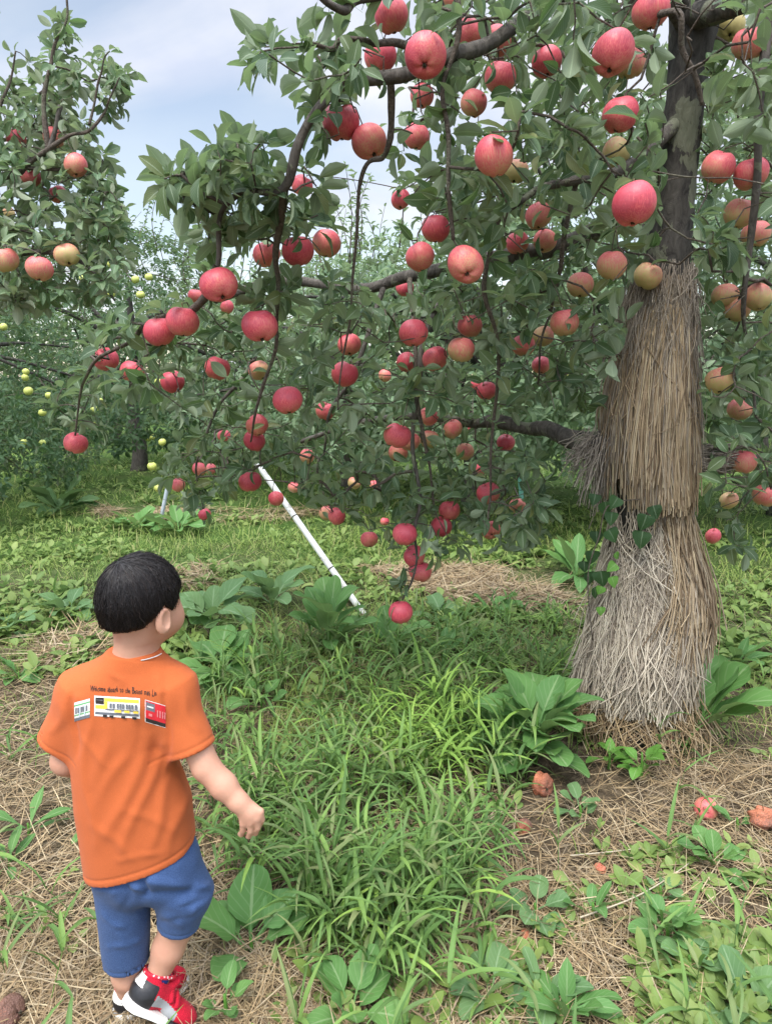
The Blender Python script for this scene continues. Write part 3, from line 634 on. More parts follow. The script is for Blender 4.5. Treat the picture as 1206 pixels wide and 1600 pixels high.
# ================================================================ apple tables: u, v, diameter in photo pixels, ripeness 0..1, eye turned to the viewer, label
APPLES = [
(612,25,52,.85,0,'pink red apple at the top left of the tree above two bare twigs'),
(665,87,64,.95,1,'large purple red apple showing its dark eye, highest big one facing the viewer'),
(594,89,47,.9,0,'red apple left of the large one that shows its eye'),
(533,192,54,.95,0,'deep pink apple under the thick knobbly limb, left one of a pair'),
(577,222,54,.75,0,'dull rosy apple under the thick knobbly limb, right one of a pair'),
(734,54,44,.85,0,'red apple right of the long grey hanging shoot near the top'),
(775,66,46,.75,0,'streaky rosy apple touching the one right of the grey shoot'),
(781,122,48,.7,0,'pale red apple half covered by a leaf beneath the top pair'),
(740,162,42,.6,0,'shaded apple split by a brown leaf, right of the grey shoot'),
(659,150,36,.85,0,'red apple mostly hidden by leaves below the large one with its eye'),
(651,214,38,.8,0,'apple behind broad leaves just left of the grey hanging shoot'),
(772,245,62,.7,0,'big apple with yellow green base and red cheek right of the grey shoot'),
(626,312,30,.9,0,'small red apple beside open sky left of the grey shoot'),
(680,358,44,.9,0,'bright red apple with a leaf across it beside the grey shoot'),
(656,402,46,.85,0,'red apple on a dark twig above the bare tan limb'),
(466,393,50,.95,0,'bright red apple against the sky gap, left of a dull one'),
(510,381,44,.55,0,'dull brownish red apple under a dark leaf by the sky gap'),
(472,291,32,.8,0,'dark red apple deep among leaves under the left limb'),
(417,398,42,.7,0,'apple half behind leaves left of the bright one at the sky gap'),
(728,414,56,.8,1,'large red apple with open eye and yellow base, right of the tan limb'),
(702,2,34,.6,0,'orange apple cut off by the top edge above the grey shoot'),
(957,84,64,.85,0,'large pink apple with a leaf on its face left of the dark trunk top'),
(1016,18,56,.7,0,'rosy apple right against the dark trunk at the top'),
(968,180,54,.9,0,'round deep pink apple hanging alone left of the trunk'),
(990,320,66,.95,0,'biggest glossy red apple just left of the bare trunk'),
(854,98,44,.9,0,'red apple crossed by leaf stalks between grey shoot and trunk'),
(805,268,38,.3,0,'yellowish apple tucked behind the big yellow based one'),
(841,338,40,.7,0,'red apple half covered by a leaf, above two smaller blushed ones'),
(851,377,36,.65,0,'blushed apple directly under the half covered red one'),
(808,380,34,.75,0,'small rosy apple left of the blushed one, under yellow green leaves'),
(962,240,44,.15,0,'yellow orange apple in shadow left of the trunk under the deep pink one'),
(1121,262,48,.7,0,'streaked pink apple right of the bare trunk, left one of two'),
(1173,272,48,.75,0,'pink apple right of the bare trunk, right one of two'),
(1155,334,46,.35,0,'greenish apple with pink side below the two streaked ones'),
(1180,366,42,.4,0,'pale apple below and right of the greenish one on a twig'),
(1140,42,42,.02,0,'yellow green apple under the dark limb at the top right'),
(1170,68,50,.6,0,'rosy apple with a leaf across it beside the yellow green one'),
(1203,52,40,.35,0,'pale apple cut by the right edge near the top'),
(984,100,46,.4,0,'orange apple hidden behind the large pink one by the trunk top'),
(955,415,46,.5,0,'orange red apple at the top of the straw wrap, left side'),
(1011,432,42,.25,0,'pale orange apple hanging before the top of the straw wrap'),
(1132,463,40,.22,0,'yellow orange apple with a brown mark, left of three together'),
(1150,484,40,.3,0,'orange apple, lowest of three together right of the straw'),
(1184,465,42,.28,0,'smooth yellow orange apple, right of three together'),
(881,505,44,.4,0,'orange pink apple with leaf shadow left of the straw wrap'),
(817,540,36,.7,0,'rosy apple left of the straw wrap beside an orange one'),
(848,526,34,.35,0,'orange apple behind the rosy one left of the straw'),
(906,446,40,.3,0,'pale orange apple half hidden, left of the straw top'),
(1123,595,42,.2,0,'yellow apple with pink tint hanging alone right of the straw'),
(1155,640,36,.4,0,'orange apple among dark leaves below the lone yellow one'),
(1161,722,38,.6,0,'pink orange apple with a torn leaf beside the straw bundle stub'),
(1138,782,28,.1,0,'olive orange apple in shade below the straw bundle stub'),
(1195,775,36,.45,0,'orange apple at the right edge below the straw bundle stub'),
(845,571,28,.8,0,'sliver of red apple behind a big leaf left of the straw'),
(1113,838,24,.7,0,'small red apple low down right of the lower straw skirt'),
(808,791,26,.4,0,'orange apple in dark leaves beside the turquoise pole'),
(406,510,52,.95,0,'large red apple hanging in front of the boy\'s side branches, on the long dark shoot'),
(646,521,44,.85,0,'clean red apple in the middle of the tree on a vertical shoot'),
(632,450,28,.9,0,'red apple half under the end of the bare tan limb'),
(734,510,38,.85,0,'red apple right of centre above an orange one behind a leaf'),
(720,547,42,.4,0,'orange apple behind a folded pale leaf right of the centre shoot'),
(680,561,38,.75,0,'red apple pressed against the right of the centre shoot'),
(635,566,32,.85,0,'dark red apple just left of the centre shoot under the clean one'),
(538,585,40,.9,0,'red apple hanging alone under the tan limb left of centre'),
(546,539,36,.7,0,'apple behind leaves just above the lone red one left of centre'),
(450,626,46,.85,0,'streaked red apple with a small pale leaf on its face'),
(402,665,36,.75,0,'upper apple of a stacked pair at the top of the white pole'),
(398,689,34,.9,0,'lower apple of a stacked pair at the top of the white pole'),
(601,587,20,.6,0,'tiny far pink apple in leaves between the lone red and the centre shoot'),
(508,643,28,.8,0,'red apple half seen right of the streaked one with the pale leaf'),
(744,600,18,.9,0,'tiny red apple peeping left of a dark wedge shaped one'),
(760,611,30,.85,0,'dark red wedge shaped apple under a leaf right of centre'),
(620,681,40,.7,0,'blushed apple on top of a cluster of three in the centre'),
(640,690,32,.45,0,'yellowish apple behind the cluster of three in the centre'),
(622,708,30,.55,0,'lowest apple of the cluster of three in the centre'),
(669,651,30,.6,0,'orange red apple right of the twin grey stems'),
(671,687,30,.25,0,'yellow orange apple between the twin grey stems'),
(707,671,30,.4,0,'smooth orange apple right of the twin grey stems'),
(726,706,28,.25,0,'olive orange apple under a pale curled leaf'),
(740,668,20,.7,0,'small red apple half behind leaves near the low mossy limb'),
(790,692,28,.95,0,'deep red apple by the end of the low mossy limb'),
(480,713,24,.6,0,'pink apple above the white pole on its right'),
(459,762,18,.5,0,'tiny orange apple touching the right side of the white pole'),
(432,779,25,.85,0,'small red apple hanging in front of the white pole'),
(391,753,34,.95,0,'bright red apple left of the white pole'),
(553,755,20,.4,0,'small orange apple in the low leaves left of centre'),
(584,757,14,.6,0,'tiny pink apple among low leaves beside the small orange one'),
(526,807,28,.85,0,'red apple low under the branch ends right of the white pole'),
(510,802,24,.5,0,'orange apple touching the low red one right of the white pole'),
(577,843,27,.8,0,'lone small red apple left of the drooping stack of apples'),
(632,835,38,.9,0,'top apple of the drooping stack below the centre'),
(648,869,34,.85,0,'second apple of the drooping stack below the centre'),
(656,893,34,.9,0,'third apple of the drooping stack, with leaves beside it'),
(626,957,37,.95,0,'lowest bright red apple dangling just above the grass'),
(689,823,33,.85,0,'red apple in front of a pair right of the drooping stack'),
(702,798,33,.8,0,'lobed red apple behind a pair right of the drooping stack'),
(763,771,34,.9,0,'bright lobed red apple high above the small one on the right drooping shoot'),
(767,829,28,.8,1,'small red apple with visible eye at the end of the right drooping shoot'),
(752,731,20,.7,0,'small red apple under leaves above the right drooping shoot'),
(601,815,13,.7,0,'tiny red apple above the lone small one in low leaves'),
(342,446,55,.95,0,'big red apple on the left limb crossed by a bent twig'),
(250,519,48,.9,0,'lower left apple of a touching pair on the left limb'),
(286,503,50,.9,0,'upper right apple of a touching pair on the left limb'),
(166,562,38,.95,0,'deep red apple at the outer left, beneath the touching pair'),
(207,581,36,.8,0,'red apple with a leaf across it, right of the outer left one'),
(270,597,36,.95,0,'smooth red apple below the touching pair of the left limb'),
(340,576,38,.8,0,'red apple with brown leaf edge right of the smooth one'),
(119,693,35,.95,0,'red apple alone at the tip of the outermost drooping left shoot'),
(350,681,20,.75,0,'small red apple left of the stacked pair at the pole top'),
(312,733,22,.8,0,'small red apple left of the bright one by the pole, with a twin'),
(329,733,18,.5,0,'orange twin touching the small red apple left of the pole'),
(279,758,22,.65,0,'small pink apple above the grey pole on its right'),
(320,804,19,.95,0,'tiny red apple lowest on the left drooping shoot over the path'),
(306,463,22,.85,0,'dark red apple peeping left of the big one with the bent twig'),
(405,579,32,.45,0,'orange apple in leaves below the large one on the dark shoot'),
(355,480,22,.8,0,'hidden red apple under the big one with the bent twig'),
]
LAPPLES = [
(26,217,29,.75,0,'highest left apple on the tree at the left edge'),
(84,217,32,.6,0,'dull red apple tucked under leaves on the tree at the left edge'),
(119,259,36,.7,0,'rosy apple hanging furthest out on the tree at the left edge'),
(49,277,30,.85,0,'red apple under the highest left one on the left edge tree'),
(91,304,26,.85,0,'narrow red apple below the rosy one on the left edge tree'),
(10,407,38,.45,0,'orange apple cut by the left edge of the picture'),
(62,420,40,.6,0,'pink orange apple with two pale leaves over it at left'),
(105,399,36,.45,0,'orange brown apple half hidden beside the two pale leaves'),
(14,333,18,.3,0,'small orange apple above the one cut by the left edge'),
]
GAPPLES = [(174,412,12,'small yellow apple highest of the left group behind'),(145,430,14,'yellow green apple under leaves beside the pink orange red one'),(130,435,11,'faint green apple just left of the yellow green one under leaves'),
(212,437,13,'green apple left of the bright yellow one near the sky gap'),(233,433,15,'bright yellow apple near the sky gap behind'),(174,459,15,'plain yellow green apple hanging below the left group behind'),(220,461,15,'dim green apple under the bright yellow one'),
(6,511,12,'yellow apple at the left edge behind the red fruited tree'),(41,581,10,'upper of two touching yellow apples at far left'),(40,590,10,'lower of two touching yellow apples at far left'),(45,611,14,'large pale yellow apple under the two touching ones at far left'),
(77,618,11,'lemon apple right of the large pale yellow one'),(156,627,11,'yellow apple below the outer left deep red apple'),(148,640,11,'pale apple on the outermost drooping shoot background'),(186,608,14,'green yellow apple under the leaf crossed red one'),(196,593,11,'yellow apple touching the underside of the leaf crossed red one'),
(248,597,13,'bright yellow apple left of the smooth red one'),(67,645,12,'shaded green apple in the dark hanging leaves'),(38,691,9,'tiny green apple low in the dark hanging leaves at left'),(67,692,9,'tiny green apple right of another low in the dark leaves'),
(146,661,8,'tiny yellow apple above the lone red one at the left shoot tip'),(232,685,12,'yellow apple left of two above the far dark trunk'),(241,683,12,'yellow apple right of two above the far dark trunk'),(254,691,12,'green apple below and right of the two above the far trunk'),(238,729,14,'bright lemon apple hanging low right of the far dark trunk'),(248,763,13,'greenish apple hanging lowest, on top of the grey pole'),
(168,345,9,'single small yellow leafy apple high by the sky at left'),(885,592,13,'yellow apple seen far behind left of the straw wrap')]

AP_V = np.array([a[:3] for a in APPLES + LAPPLES], float)
def apple_dia(px): return float(np.clip(0.090 - max(0, 36 - px) * 0.0011, 0.066, 0.092))
AP_D = np.array([F * apple_dia(a[2]) / a[2] for a in APPLES + LAPPLES])

# ================================================================ branch growth
def round_fruit(p):
    """twigs pass round the apples"""
    u, v, d = [float(x) for x in proj(p)]
    for _ in range(2):
        h = np.hypot(u - AP_V[:, 0], v - AP_V[:, 1]); R = AP_V[:, 2] * 0.5 + 3; m = (h < R) & (d < AP_D + 0.05) & (d > AP_D - 0.7)
        if not m.any(): break
        i = int(np.argmax(m)); s = (R[i] + 3) / max(h[i], 1.0); u, v = AP_V[i, 0] + (u - AP_V[i, 0]) * s, AP_V[i, 1] + (v - AP_V[i, 1]) * s
    return D(u, v, d) if d > 0.3 else p
class Skel:
    def __init__(s): s.N, s.par, s.r = [], [], []
    def path(s, pts):
        i0 = len(s.N)
        for i, p in enumerate(pts): s.N.append(np.array(p)); s.par.append(len(s.N) - 2 if i else -1)
    def grow(s, T, droop=0.05, upcost=0.8):
        base = len(s.N); T = np.array(T); n = len(T); N = np.array(s.N); best = np.full(n, 1e9); bi = np.zeros(n, int)
        def upd(P0, i0):
            for q, p in enumerate(P0):
                dlt = T - p; c = np.linalg.norm(dlt, axis=1) + upcost * np.maximum(0, dlt[:, 2]) * 0.5
                m = c < best; best[m] = c[m]; bi[m] = i0 + q
        upd(N, 0); done = np.zeros(n, bool); s.tip = np.zeros(n, int); s.edges = []
        for _ in range(n):
            i = int(np.argmin(np.where(done, 1e9, best))); done[i] = True; a = s.N[bi[i]]; b = T[i]; L = np.linalg.norm(b - a); k = max(2, int(L / 0.07) + 1)
            perp = rng.normal(0, 0.10, 3) * L; new = []; prev = bi[i]
            for j in range(1, k + 1):
                t = j / k; p = a * (1 - t) + b * t + perp * (t * (1 - t)) * 2 + np.array([0, 0, droop * L * 2 * t * (1 - t)])
                if j < k: p = round_fruit(p)
                s.N.append(p); s.par.append(prev); prev = len(s.N) - 1; new.append(p)
            s.tip[i] = prev; upd(new, len(s.N) - len(new))
        s.base = base; return s.tip
    def twigs(s, rmin=0.0013, kk=0.00075, rmax=0.007):
        n = len(s.N); cnt = np.zeros(n)
        for i in range(n - 1, s.base - 1, -1):
            cnt[i] += 1 / 4
            if s.par[i] >= 0: cnt[s.par[i]] += cnt[i]
        ch = {}
        for i in range(s.base, n): ch.setdefault(s.par[i], []).append(i)
        mb = MB(); seen = np.zeros(n, bool); R = lambda i: min(rmax, rmin + kk * math.sqrt(cnt[i]))
        for i in range(s.base, n):
            if seen[i]: continue
            path = [s.par[i], i]; seen[i] = True
            while True:
                c = [q for q in ch.get(path[-1], []) if not seen[q]]
                if not c: break
                c = max(c, key=lambda q: cnt[q]); path.append(c); seen[c] = True
            rr = [R(i)] + [R(q) for q in path[1:]]; tube(mb, np.array([s.N[q] for q in path]), rr, 5, cap=False, bump=0.25)
        return mb
LEAF = [(0, 0.045), (0.2, 0.05), (0.27, 0.42), (0.4, 0.82), (0.56, 1.0), (0.74, 0.86), (0.89, 0.45), (0.97, 0.14), (1, 0.02)]
def rosettes(T, dirs, Lmean, k=(5, 9), nw=4, prof=LEAF, seed=0, hang=0.2, keep=None, Wr=(0.46, 0.6)):
    n = len(T); cnt = rng.integers(k[0], k[1], n); ix = np.repeat(np.arange(n), cnt); j = np.concatenate([np.arange(c) for c in cnt]); m = len(ix)
    ax = nrm(dirs)[ix]; ref = np.where(np.abs(ax[:, 2:3]) > 0.85, np.array([[1.0, 0, 0]]), np.array([[0, 0, 1.0]])); e1 = nrm(np.cross(ax, ref)); e2 = np.cross(ax, e1)
    az = j * 2.399 + rng.random(n)[ix] * 6.28 + rng.normal(0, 0.3, m); el = rng.uniform(0.05, 1.15, m)
    rd = np.cos(az)[:, None] * e1 + np.sin(az)[:, None] * e2
    d = nrm(np.cos(el)[:, None] * rd + np.sin(el)[:, None] * ax + np.array([0, 0, -1.0]) * (hang * rng.uniform(0, 1.8, m))[:, None])
    N = ax * 0.9 + np.array([0, 0, 0.55]) - rd * 0.25 + rng.normal(0, 0.35, (m, 3))
    L = Lmean * rng.uniform(0.65, 1.25, m); W = L * 0.8 * rng.uniform(Wr[0], Wr[1], m)
    b = T[ix] - ax * (j * 0.0045)[:, None]; dr = rng.uniform(0.1, 1.5, m); fo = rng.uniform(0.15, 0.75, m)
    if keep is not None:
        kk = keep(b, b + d * (L * 0.5)[:, None] - np.array([0, 0, 1]) * (L * dr * 0.1)[:, None], b + d * (L * 0.85)[:, None] - np.array([0, 0, 1]) * (L * dr * 0.28)[:, None], L); b, d, N, L, W, dr, fo = b[kk], d[kk], N[kk], L[kk], W[kk], dr[kk], fo[kk]
    return leaf_geo(b, d, N, L, W, dr, fo, prof, nw, 0.05)
def clear_of_apples(b, mid, tip, L):
    """leaves do not grow across the fruit"""
    ok = np.ones(len(b), bool); lucky = rng.random(len(b)) < 0.10
    for q in (mid, tip, (mid + tip) / 2, (b + mid) / 2):
        u, v, d = proj(q)
        for (au, av, ap), ad in zip(AP_V, AP_D):
            near = (np.abs(u - au) < ap) & (np.abs(v - av) < ap) & (d < ad + 0.05)
            if near.any(): ok &= ~(near & (np.hypot(u - au, v - av) < ap * 0.5 + 0.20 * F * L * 0.5 / d) & ~lucky)
        ok &= ~(inpoly(u, v, [(1000, 440), (1085, 440), (1095, 800), (1110, 1000), (1030, 1110), (890, 1110), (930, 800)]) & (d < 2.9))   # the straw hangs free
        ok &= ~(inpoly(u, v, [(1035, 0), (1110, 0), (1095, 200), (1085, 420), (1030, 420), (1045, 200)]) & (d < 2.6) & (rng.random(len(b)) < 0.8))
        ok &= ~(inpoly(u, v, [(850, 640), (940, 660), (940, 720), (850, 705)]) & (d < 3.2))
        ok &= ~(inpoly(u, v, [(380, 700), (420, 700), (580, 960), (560, 975)]) & (d < 4.4) & (v > 730))
    return ok
def sample_poly(poly, n, dr):
    us = [p[0] for p in poly]; vs = [p[1] for p in poly]; out = []
    while len(out) < n:
        u, v = rng.uniform(min(us), max(us), 400), rng.uniform(min(vs), max(vs), 400); k = inpoly(u, v, poly) 
        out += list(zip(u[k], v[k]))
    out = np.array(out[:n]); f = rng.random(n) ** 1.1; lo, hi = dr(out[:, 1]); d = lo + (hi - lo) * f
    return np.array([D(u, v, q) for (u, v), q in zip(out, d)])
def make_apple_meshes():
    res = []
    for q in range(4):
        nu, nv = 40, 28; V = []; lop = np.clip(rng.normal(0, 0.045, 3), -0.06, 0.06); ph = rng.random(4) * 6.28
        for i in range(nv + 1):
            th = math.pi * i / nv                                     # 0 = stem end (top)
            for j in range(nu):
                p = 2 * math.pi * j / nu; r = 1.0 + 0.05 * math.cos(th) - 0.02 * math.cos(2 * th)
                r -= 0.34 * math.exp(-(th / 0.30) ** 2) + 0.25 * math.exp(-((math.pi - th) / 0.24) ** 2)
                five = 0.05 * math.cos(5 * p + ph[0]) * max(0, -math.cos(th)) ** 3
                r *= 1 + five + lop[0] * math.cos(p + ph[1]) + lop[1] * math.cos(2 * p + ph[2]); rz = 0.95 + 0.05 * q / 3
                V.append((r * math.sin(th) * math.cos(p), r * math.sin(th) * math.sin(p), r * math.cos(th) * rz + lop[2] * math.sin(th) * math.cos(p + ph[3])))
        Q = [(i * nu + j, (i + 1) * nu + j, (i + 1) * nu + (j + 1) % nu, i * nu + (j + 1) % nu) for i in range(nv) for j in range(nu)]
        mb = MB(); mb.add(V, Q); res.append(mb.mesh('apple', M['apple']))
    sm = MB(); tube(sm, smooth_path([(0, 0, 0.55), (0.03, 0.02, 0.85), (0.10, 0.04, 1.15)], 6), [0.035, 0.03, 0.03, 0.032, 0.036, 0.045], 6)
    cm = MB()
    for j in range(5):
        a = j * 1.2566; tube(cm, smooth_path([(0.03 * math.cos(a), 0.03 * math.sin(a), -0.68), (0.09 * math.cos(a), 0.09 * math.sin(a), -0.80), (0.06 * math.cos(a), 0.06 * math.sin(a), -0.90)], 4), [0.05, 0.04, 0.03, 0.008], 5)
    cm.add(*leaf_geo([[0, -0.09, -0.71]], [[0, 1, 0]], [[0, 0, -1]], 0.18, 0.18, 0, 0, [(0, 0.4), (0.5, 1), (1, 0.4)], 2))
    return res, sm.mesh('apple_stem', M['stem']), cm.mesh('apple_calyx', M['calyx'])
AM, STEM_ME, CAL_ME = make_apple_meshes()
YM = [m.copy() for m in AM[:2]]
for m in YM: m.materials[0] = M['yellow']
def set_apple(c, dia, axis, label, group, ripe, mesh, cat='apple', name='apple', parts=True):
    o = bpy.data.objects.new(name, mesh); COL.objects.link(o); o.location = tuple(c); s = dia / 2; o.scale = (s, s, s)
    qt = Vector(axis).to_track_quat('Z', 'Y') @ Matrix.Rotation(random.random() * 6.28, 4, 'Z').to_quaternion(); o.rotation_mode = 'QUATERNION'; o.rotation_quaternion = qt
    o.color = (ripe, random.random(), 0, 1); tag(o, label, cat, group)
    if parts:
        for nm, me in (('stem', STEM_ME), ('calyx', CAL_ME)):
            p = bpy.data.objects.new(nm, me); COL.objects.link(p); p.parent = o
    return o
def hang_apples(table, group, ms=1.0):
    tops = []
    for (u, v, px, ripe, eye, label) in table:
        dia = apple_dia(px); c = D(u, v, F * dia / px); view = nrm(CAM - c)
        ax = nrm(np.array([rng.normal(0, 0.22), rng.normal(0, 0.22), 1.0]))
        if eye: ax = nrm(ax * 0.55 - view * 0.85)
        set_apple(c, dia, ax, label, group, float(np.clip(ripe + rng.normal(0, 0.04), 0, 1)), AM[rng.integers(0, 4)]); tops.append(c + ax * dia * 0.56)
    return np.array(tops)

# ---------------------------------------------------------------- the near apple tree
TRUNK = [(990, 1150, 2.5), (992, 1100, 2.5), (1002, 1000, 2.5), (1010, 850, 2.5), (1013, 700, 2.5), (1022, 560, 2.5), (1037, 440, 2.5), (1050, 350, 2.5), (1060, 250, 2.5), (1074, 120, 2.5), (1086, 0, 2.5), (1100, -160, 2.5), (1120, -330, 2.45)]
TR_R = [0.17, 0.155, 0.125, 0.11, 0.105, 0.095, 0.080, 0.066, 0.062, 0.064, 0.078, 0.06, 0.04]
LIMBS = [  # pixel u, v, distance Y; radius at both ends
([(1078, 60, 2.5), (1000, -40, 2.3), (880, -10, 2.1), (760, 70, 1.95), (690, 95, 1.85), (630, 118, 1.8), (560, 132, 1.75), (515, 172, 1.72), (475, 235, 1.72), (445, 290, 1.75), (385, 303, 1.8), (350, 335, 1.85), (338, 400, 1.88), (335, 470, 1.9)], .022, .005),
([(1082, 20, 2.5), (960, -90, 2.2), (800, -110, 2.0), (690, -60, 1.85), (600, -10, 1.75), (552, 18, 1.7), (512, 0, 1.65), (470, -40, 1.6)], .019, .006),
([(690, 95, 1.85), (610, 62, 1.8), (550, 65, 1.78), (525, 72, 1.76), (484, 68, 1.72)], .010, .004),
([(700, -90, 1.85), (712, 30, 1.83), (702, 140, 1.83), (706, 260, 1.84), (708, 375, 1.86)], .0085, .005),
([(610, 125, 1.8), (612, 200, 1.84), (604, 238, 1.86), (590, 254, 1.88), (562, 272, 1.9), (558, 380, 1.95), (548, 480, 2.0), (532, 560, 2.05), (528, 640, 2.1)], .009, .002),
([(1075, 240, 2.5), (980, 330, 2.75), (860, 390, 2.95), (720, 412, 3.0), (640, 432, 3.0), (600, 447, 3.0), (520, 446, 3.05), (430, 440, 3.1), (330, 470, 3.2)], .036, .016),
([(445, 290, 1.75), (440, 350, 1.85), (432, 420, 1.95), (430, 490, 2.0), (425, 560, 2.05), (402, 640, 2.15), (392, 690, 2.3)], .010, .003),
([(340, 440, 1.88), (300, 480, 2.0), (250, 498, 2.1), (195, 535, 2.2), (150, 570, 2.3), (125, 610, 2.4), (118, 680, 2.5)], .011, .003),
([(1070, 180, 2.5), (980, 255, 2.35), (900, 285, 2.25), (830, 300, 2.2), (780, 340, 2.2)], .022, .006),
([(780, 340, 2.2), (760, 420, 2.25), (775, 520, 2.3), (770, 620, 2.4), (765, 760, 2.5), (762, 815, 2.5)], .009, .003),
([(720, 412, 3.0), (665, 520, 2.7), (656, 600, 2.6), (644, 690, 2.55), (652, 780, 2.5), (648, 850, 2.5), (640, 910, 2.5), (628, 938, 2.5)], .012, .003),
([(640, 432, 3.0), (650, 560, 2.7), (662, 690, 2.6), (672, 770, 2.6), (684, 810, 2.6)], .011, .003),
([(600, 447, 3.0), (560, 560, 2.9), (520, 650, 2.9), (500, 740, 3.0), (520, 800, 3.0)], .012, .003),
([(430, 440, 3.1), (400, 560, 3.0), (340, 640, 3.0), (310, 720, 3.1), (318, 795, 3.2)], .012, .003),
([(950, 695, 2.5), (905, 687, 2.6), (870, 682, 2.72), (830, 670, 2.9), (780, 660, 3.0), (720, 655, 3.1), (640, 650, 3.2), (560, 660, 3.3), (470, 690, 3.4)], .042, .01),
([(1040, 712, 2.5), (1090, 718, 2.55), (1140, 722, 2.6), (1200, 716, 2.75), (1290, 700, 3.0)], .036, .015),
([(1080, 30, 2.5), (1110, 18, 2.35), (1150, 8, 2.25), (1210, 0, 2.15), (1300, -30, 2.0)], .04, .02),
([(1205, 5, 2.15), (1190, 130, 2.1), (1185, 250, 2.1), (1165, 390, 2.15), (1163, 470, 2.2), (1172, 550, 2.25), (1180, 650, 2.3)], .014, .004),
([(1000, -60, 2.3), (1015, 0, 1.95), (1052, 35, 1.85), (1078, 95, 1.85), (1096, 165, 1.88)], .011, .005),
([(900, 285, 2.25), (880, 380, 2.3), (870, 460, 2.35), (850, 520, 2.4), (840, 600, 2.5)], .009, .003),
]
def clean_path(l, n=None): 
    pts = [P(*q) for q in l]; return smooth_path(pts, n or 6 * len(l))
def build_tree(label, trunk, tr_r, limbs, polys, tops, leafmat, Lm, above, keep, loc):
    root = empty('apple_tree', loc, label, 'tree', 'apple trees')
    tp = clean_path(trunk, 60); rr = smooth_path([(r, 0, 0) for r in tr_r], 60)[:, 0]; mb = MB(); k = len(tp)
    tube(mb, tp, rr, 28, bump=0.14); mb.build('trunk', M['bark'], root)
    sk = Skel()
    for l, r0, r1 in limbs:
        pp = clean_path(l); pp = pp + smooth_path(rng.normal(0, 0.010, (len(l) + 2, 3)), len(pp)) * np.sin(np.linspace(0, np.pi, len(pp)))[:, None]; sk.path(pp); mb = MB()
        r_ = np.linspace(r0 ** 0.7, r1 ** 0.7, len(pp)) ** (1 / 0.7); r_ = r_ * (1 + 0.30 * (smooth_path(rng.random((2 * len(l), 1)), len(pp))[:, 0] - 0.4)); tube(mb, pp, r_, 10, bump=0.10); mb.build('branch', M['limb'] if r0 > 0.011 else M['twig'], root)
    T = np.concatenate([sample_poly(p, n, dr) for p, n, dr in polys] + ([above] if above is not None else []))
    nT = len(T); sk.grow(np.concatenate([T, tops]))
    tip = sk.tip[:nT]; dirs = np.array([sk.N[i] - sk.N[sk.par[i]] for i in tip]); dirs = nrm(dirs) * 0.75 + np.array([0, 0, 0.42]) + rng.normal(0, 0.3, dirs.shape)
    sk.twigs().build('twig_sprays', M['twig'], root)
    mb = MB(); mb.add(*rosettes(T, dirs, Lm, keep=keep))
    ma = np.concatenate([tops + rng.normal(0, 0.03, tops.shape) for _ in range(1)]); mb.add(*rosettes(ma, np.tile([0, 0, 1.0], (len(ma), 1)) + rng.normal(0, 0.4, (len(ma), 3)), Lm, k=(4, 7), keep=keep))
    # spurs with leaves along the thin bare shoots
    pl = []
    for l, r0, r1 in limbs:
        if r0 < 0.02: pl.append(clean_path(l)[3::4])
        elif r1 < 0.009: q = clean_path(l); pl.append(q[len(q) // 2::4])
    pl = np.concatenate(pl); pl = pl[rng.random(len(pl)) < 0.62]
    mb.add(*rosettes(pl + rng.normal(0, 0.012, pl.shape), rng.normal(0, 1, pl.shape) + [0, -0.15, 0.35], Lm, k=(2, 5), keep=keep))
    # single leaves along the shoots
    ids = rng.choice(np.arange(sk.base, len(sk.N)), 900, replace=True); pp = np.array([sk.N[i] for i in ids]); dd = nrm(rng.normal(0, 1, (len(ids), 3)) + [0, 0, 0.2])
    L = Lm * rng.uniform(0.5, 1.1, len(ids)); kk = keep(pp, pp + dd * L[:, None] * 0.5, pp + dd * L[:, None] * 0.85, L)
    mb.add(*leaf_geo(pp[kk], dd[kk], (rng.normal(0, 0.4, (len(ids), 3)) + [0, 0, 1])[kk], L[kk], L[kk] * 0.46, rng.uniform(0.1, 1.4, kk.sum()), 0.4, LEAF, 4, 0.05))
    mb.build('crown', leafmat, root)
    return root
dA = lambda v: (np.interp(v, [-200, 0, 300, 500, 700, 900], [1.35, 1.4, 1.6, 2.0, 2.3, 2.5]), np.interp(v, [-200, 0, 300, 600, 900], [2.6, 2.6, 2.9, 3.2, 3.1]))
dB = lambda v: (np.interp(v, [100, 300, 450, 600, 900], [1.5, 1.6, 1.8, 2.1, 2.4]), np.interp(v, [100, 300, 450, 600, 900], [1.85, 1.95, 2.6, 3.2, 3.3]))
dC = lambda v: (v * 0 + 2.5, v * 0 + 3.2)
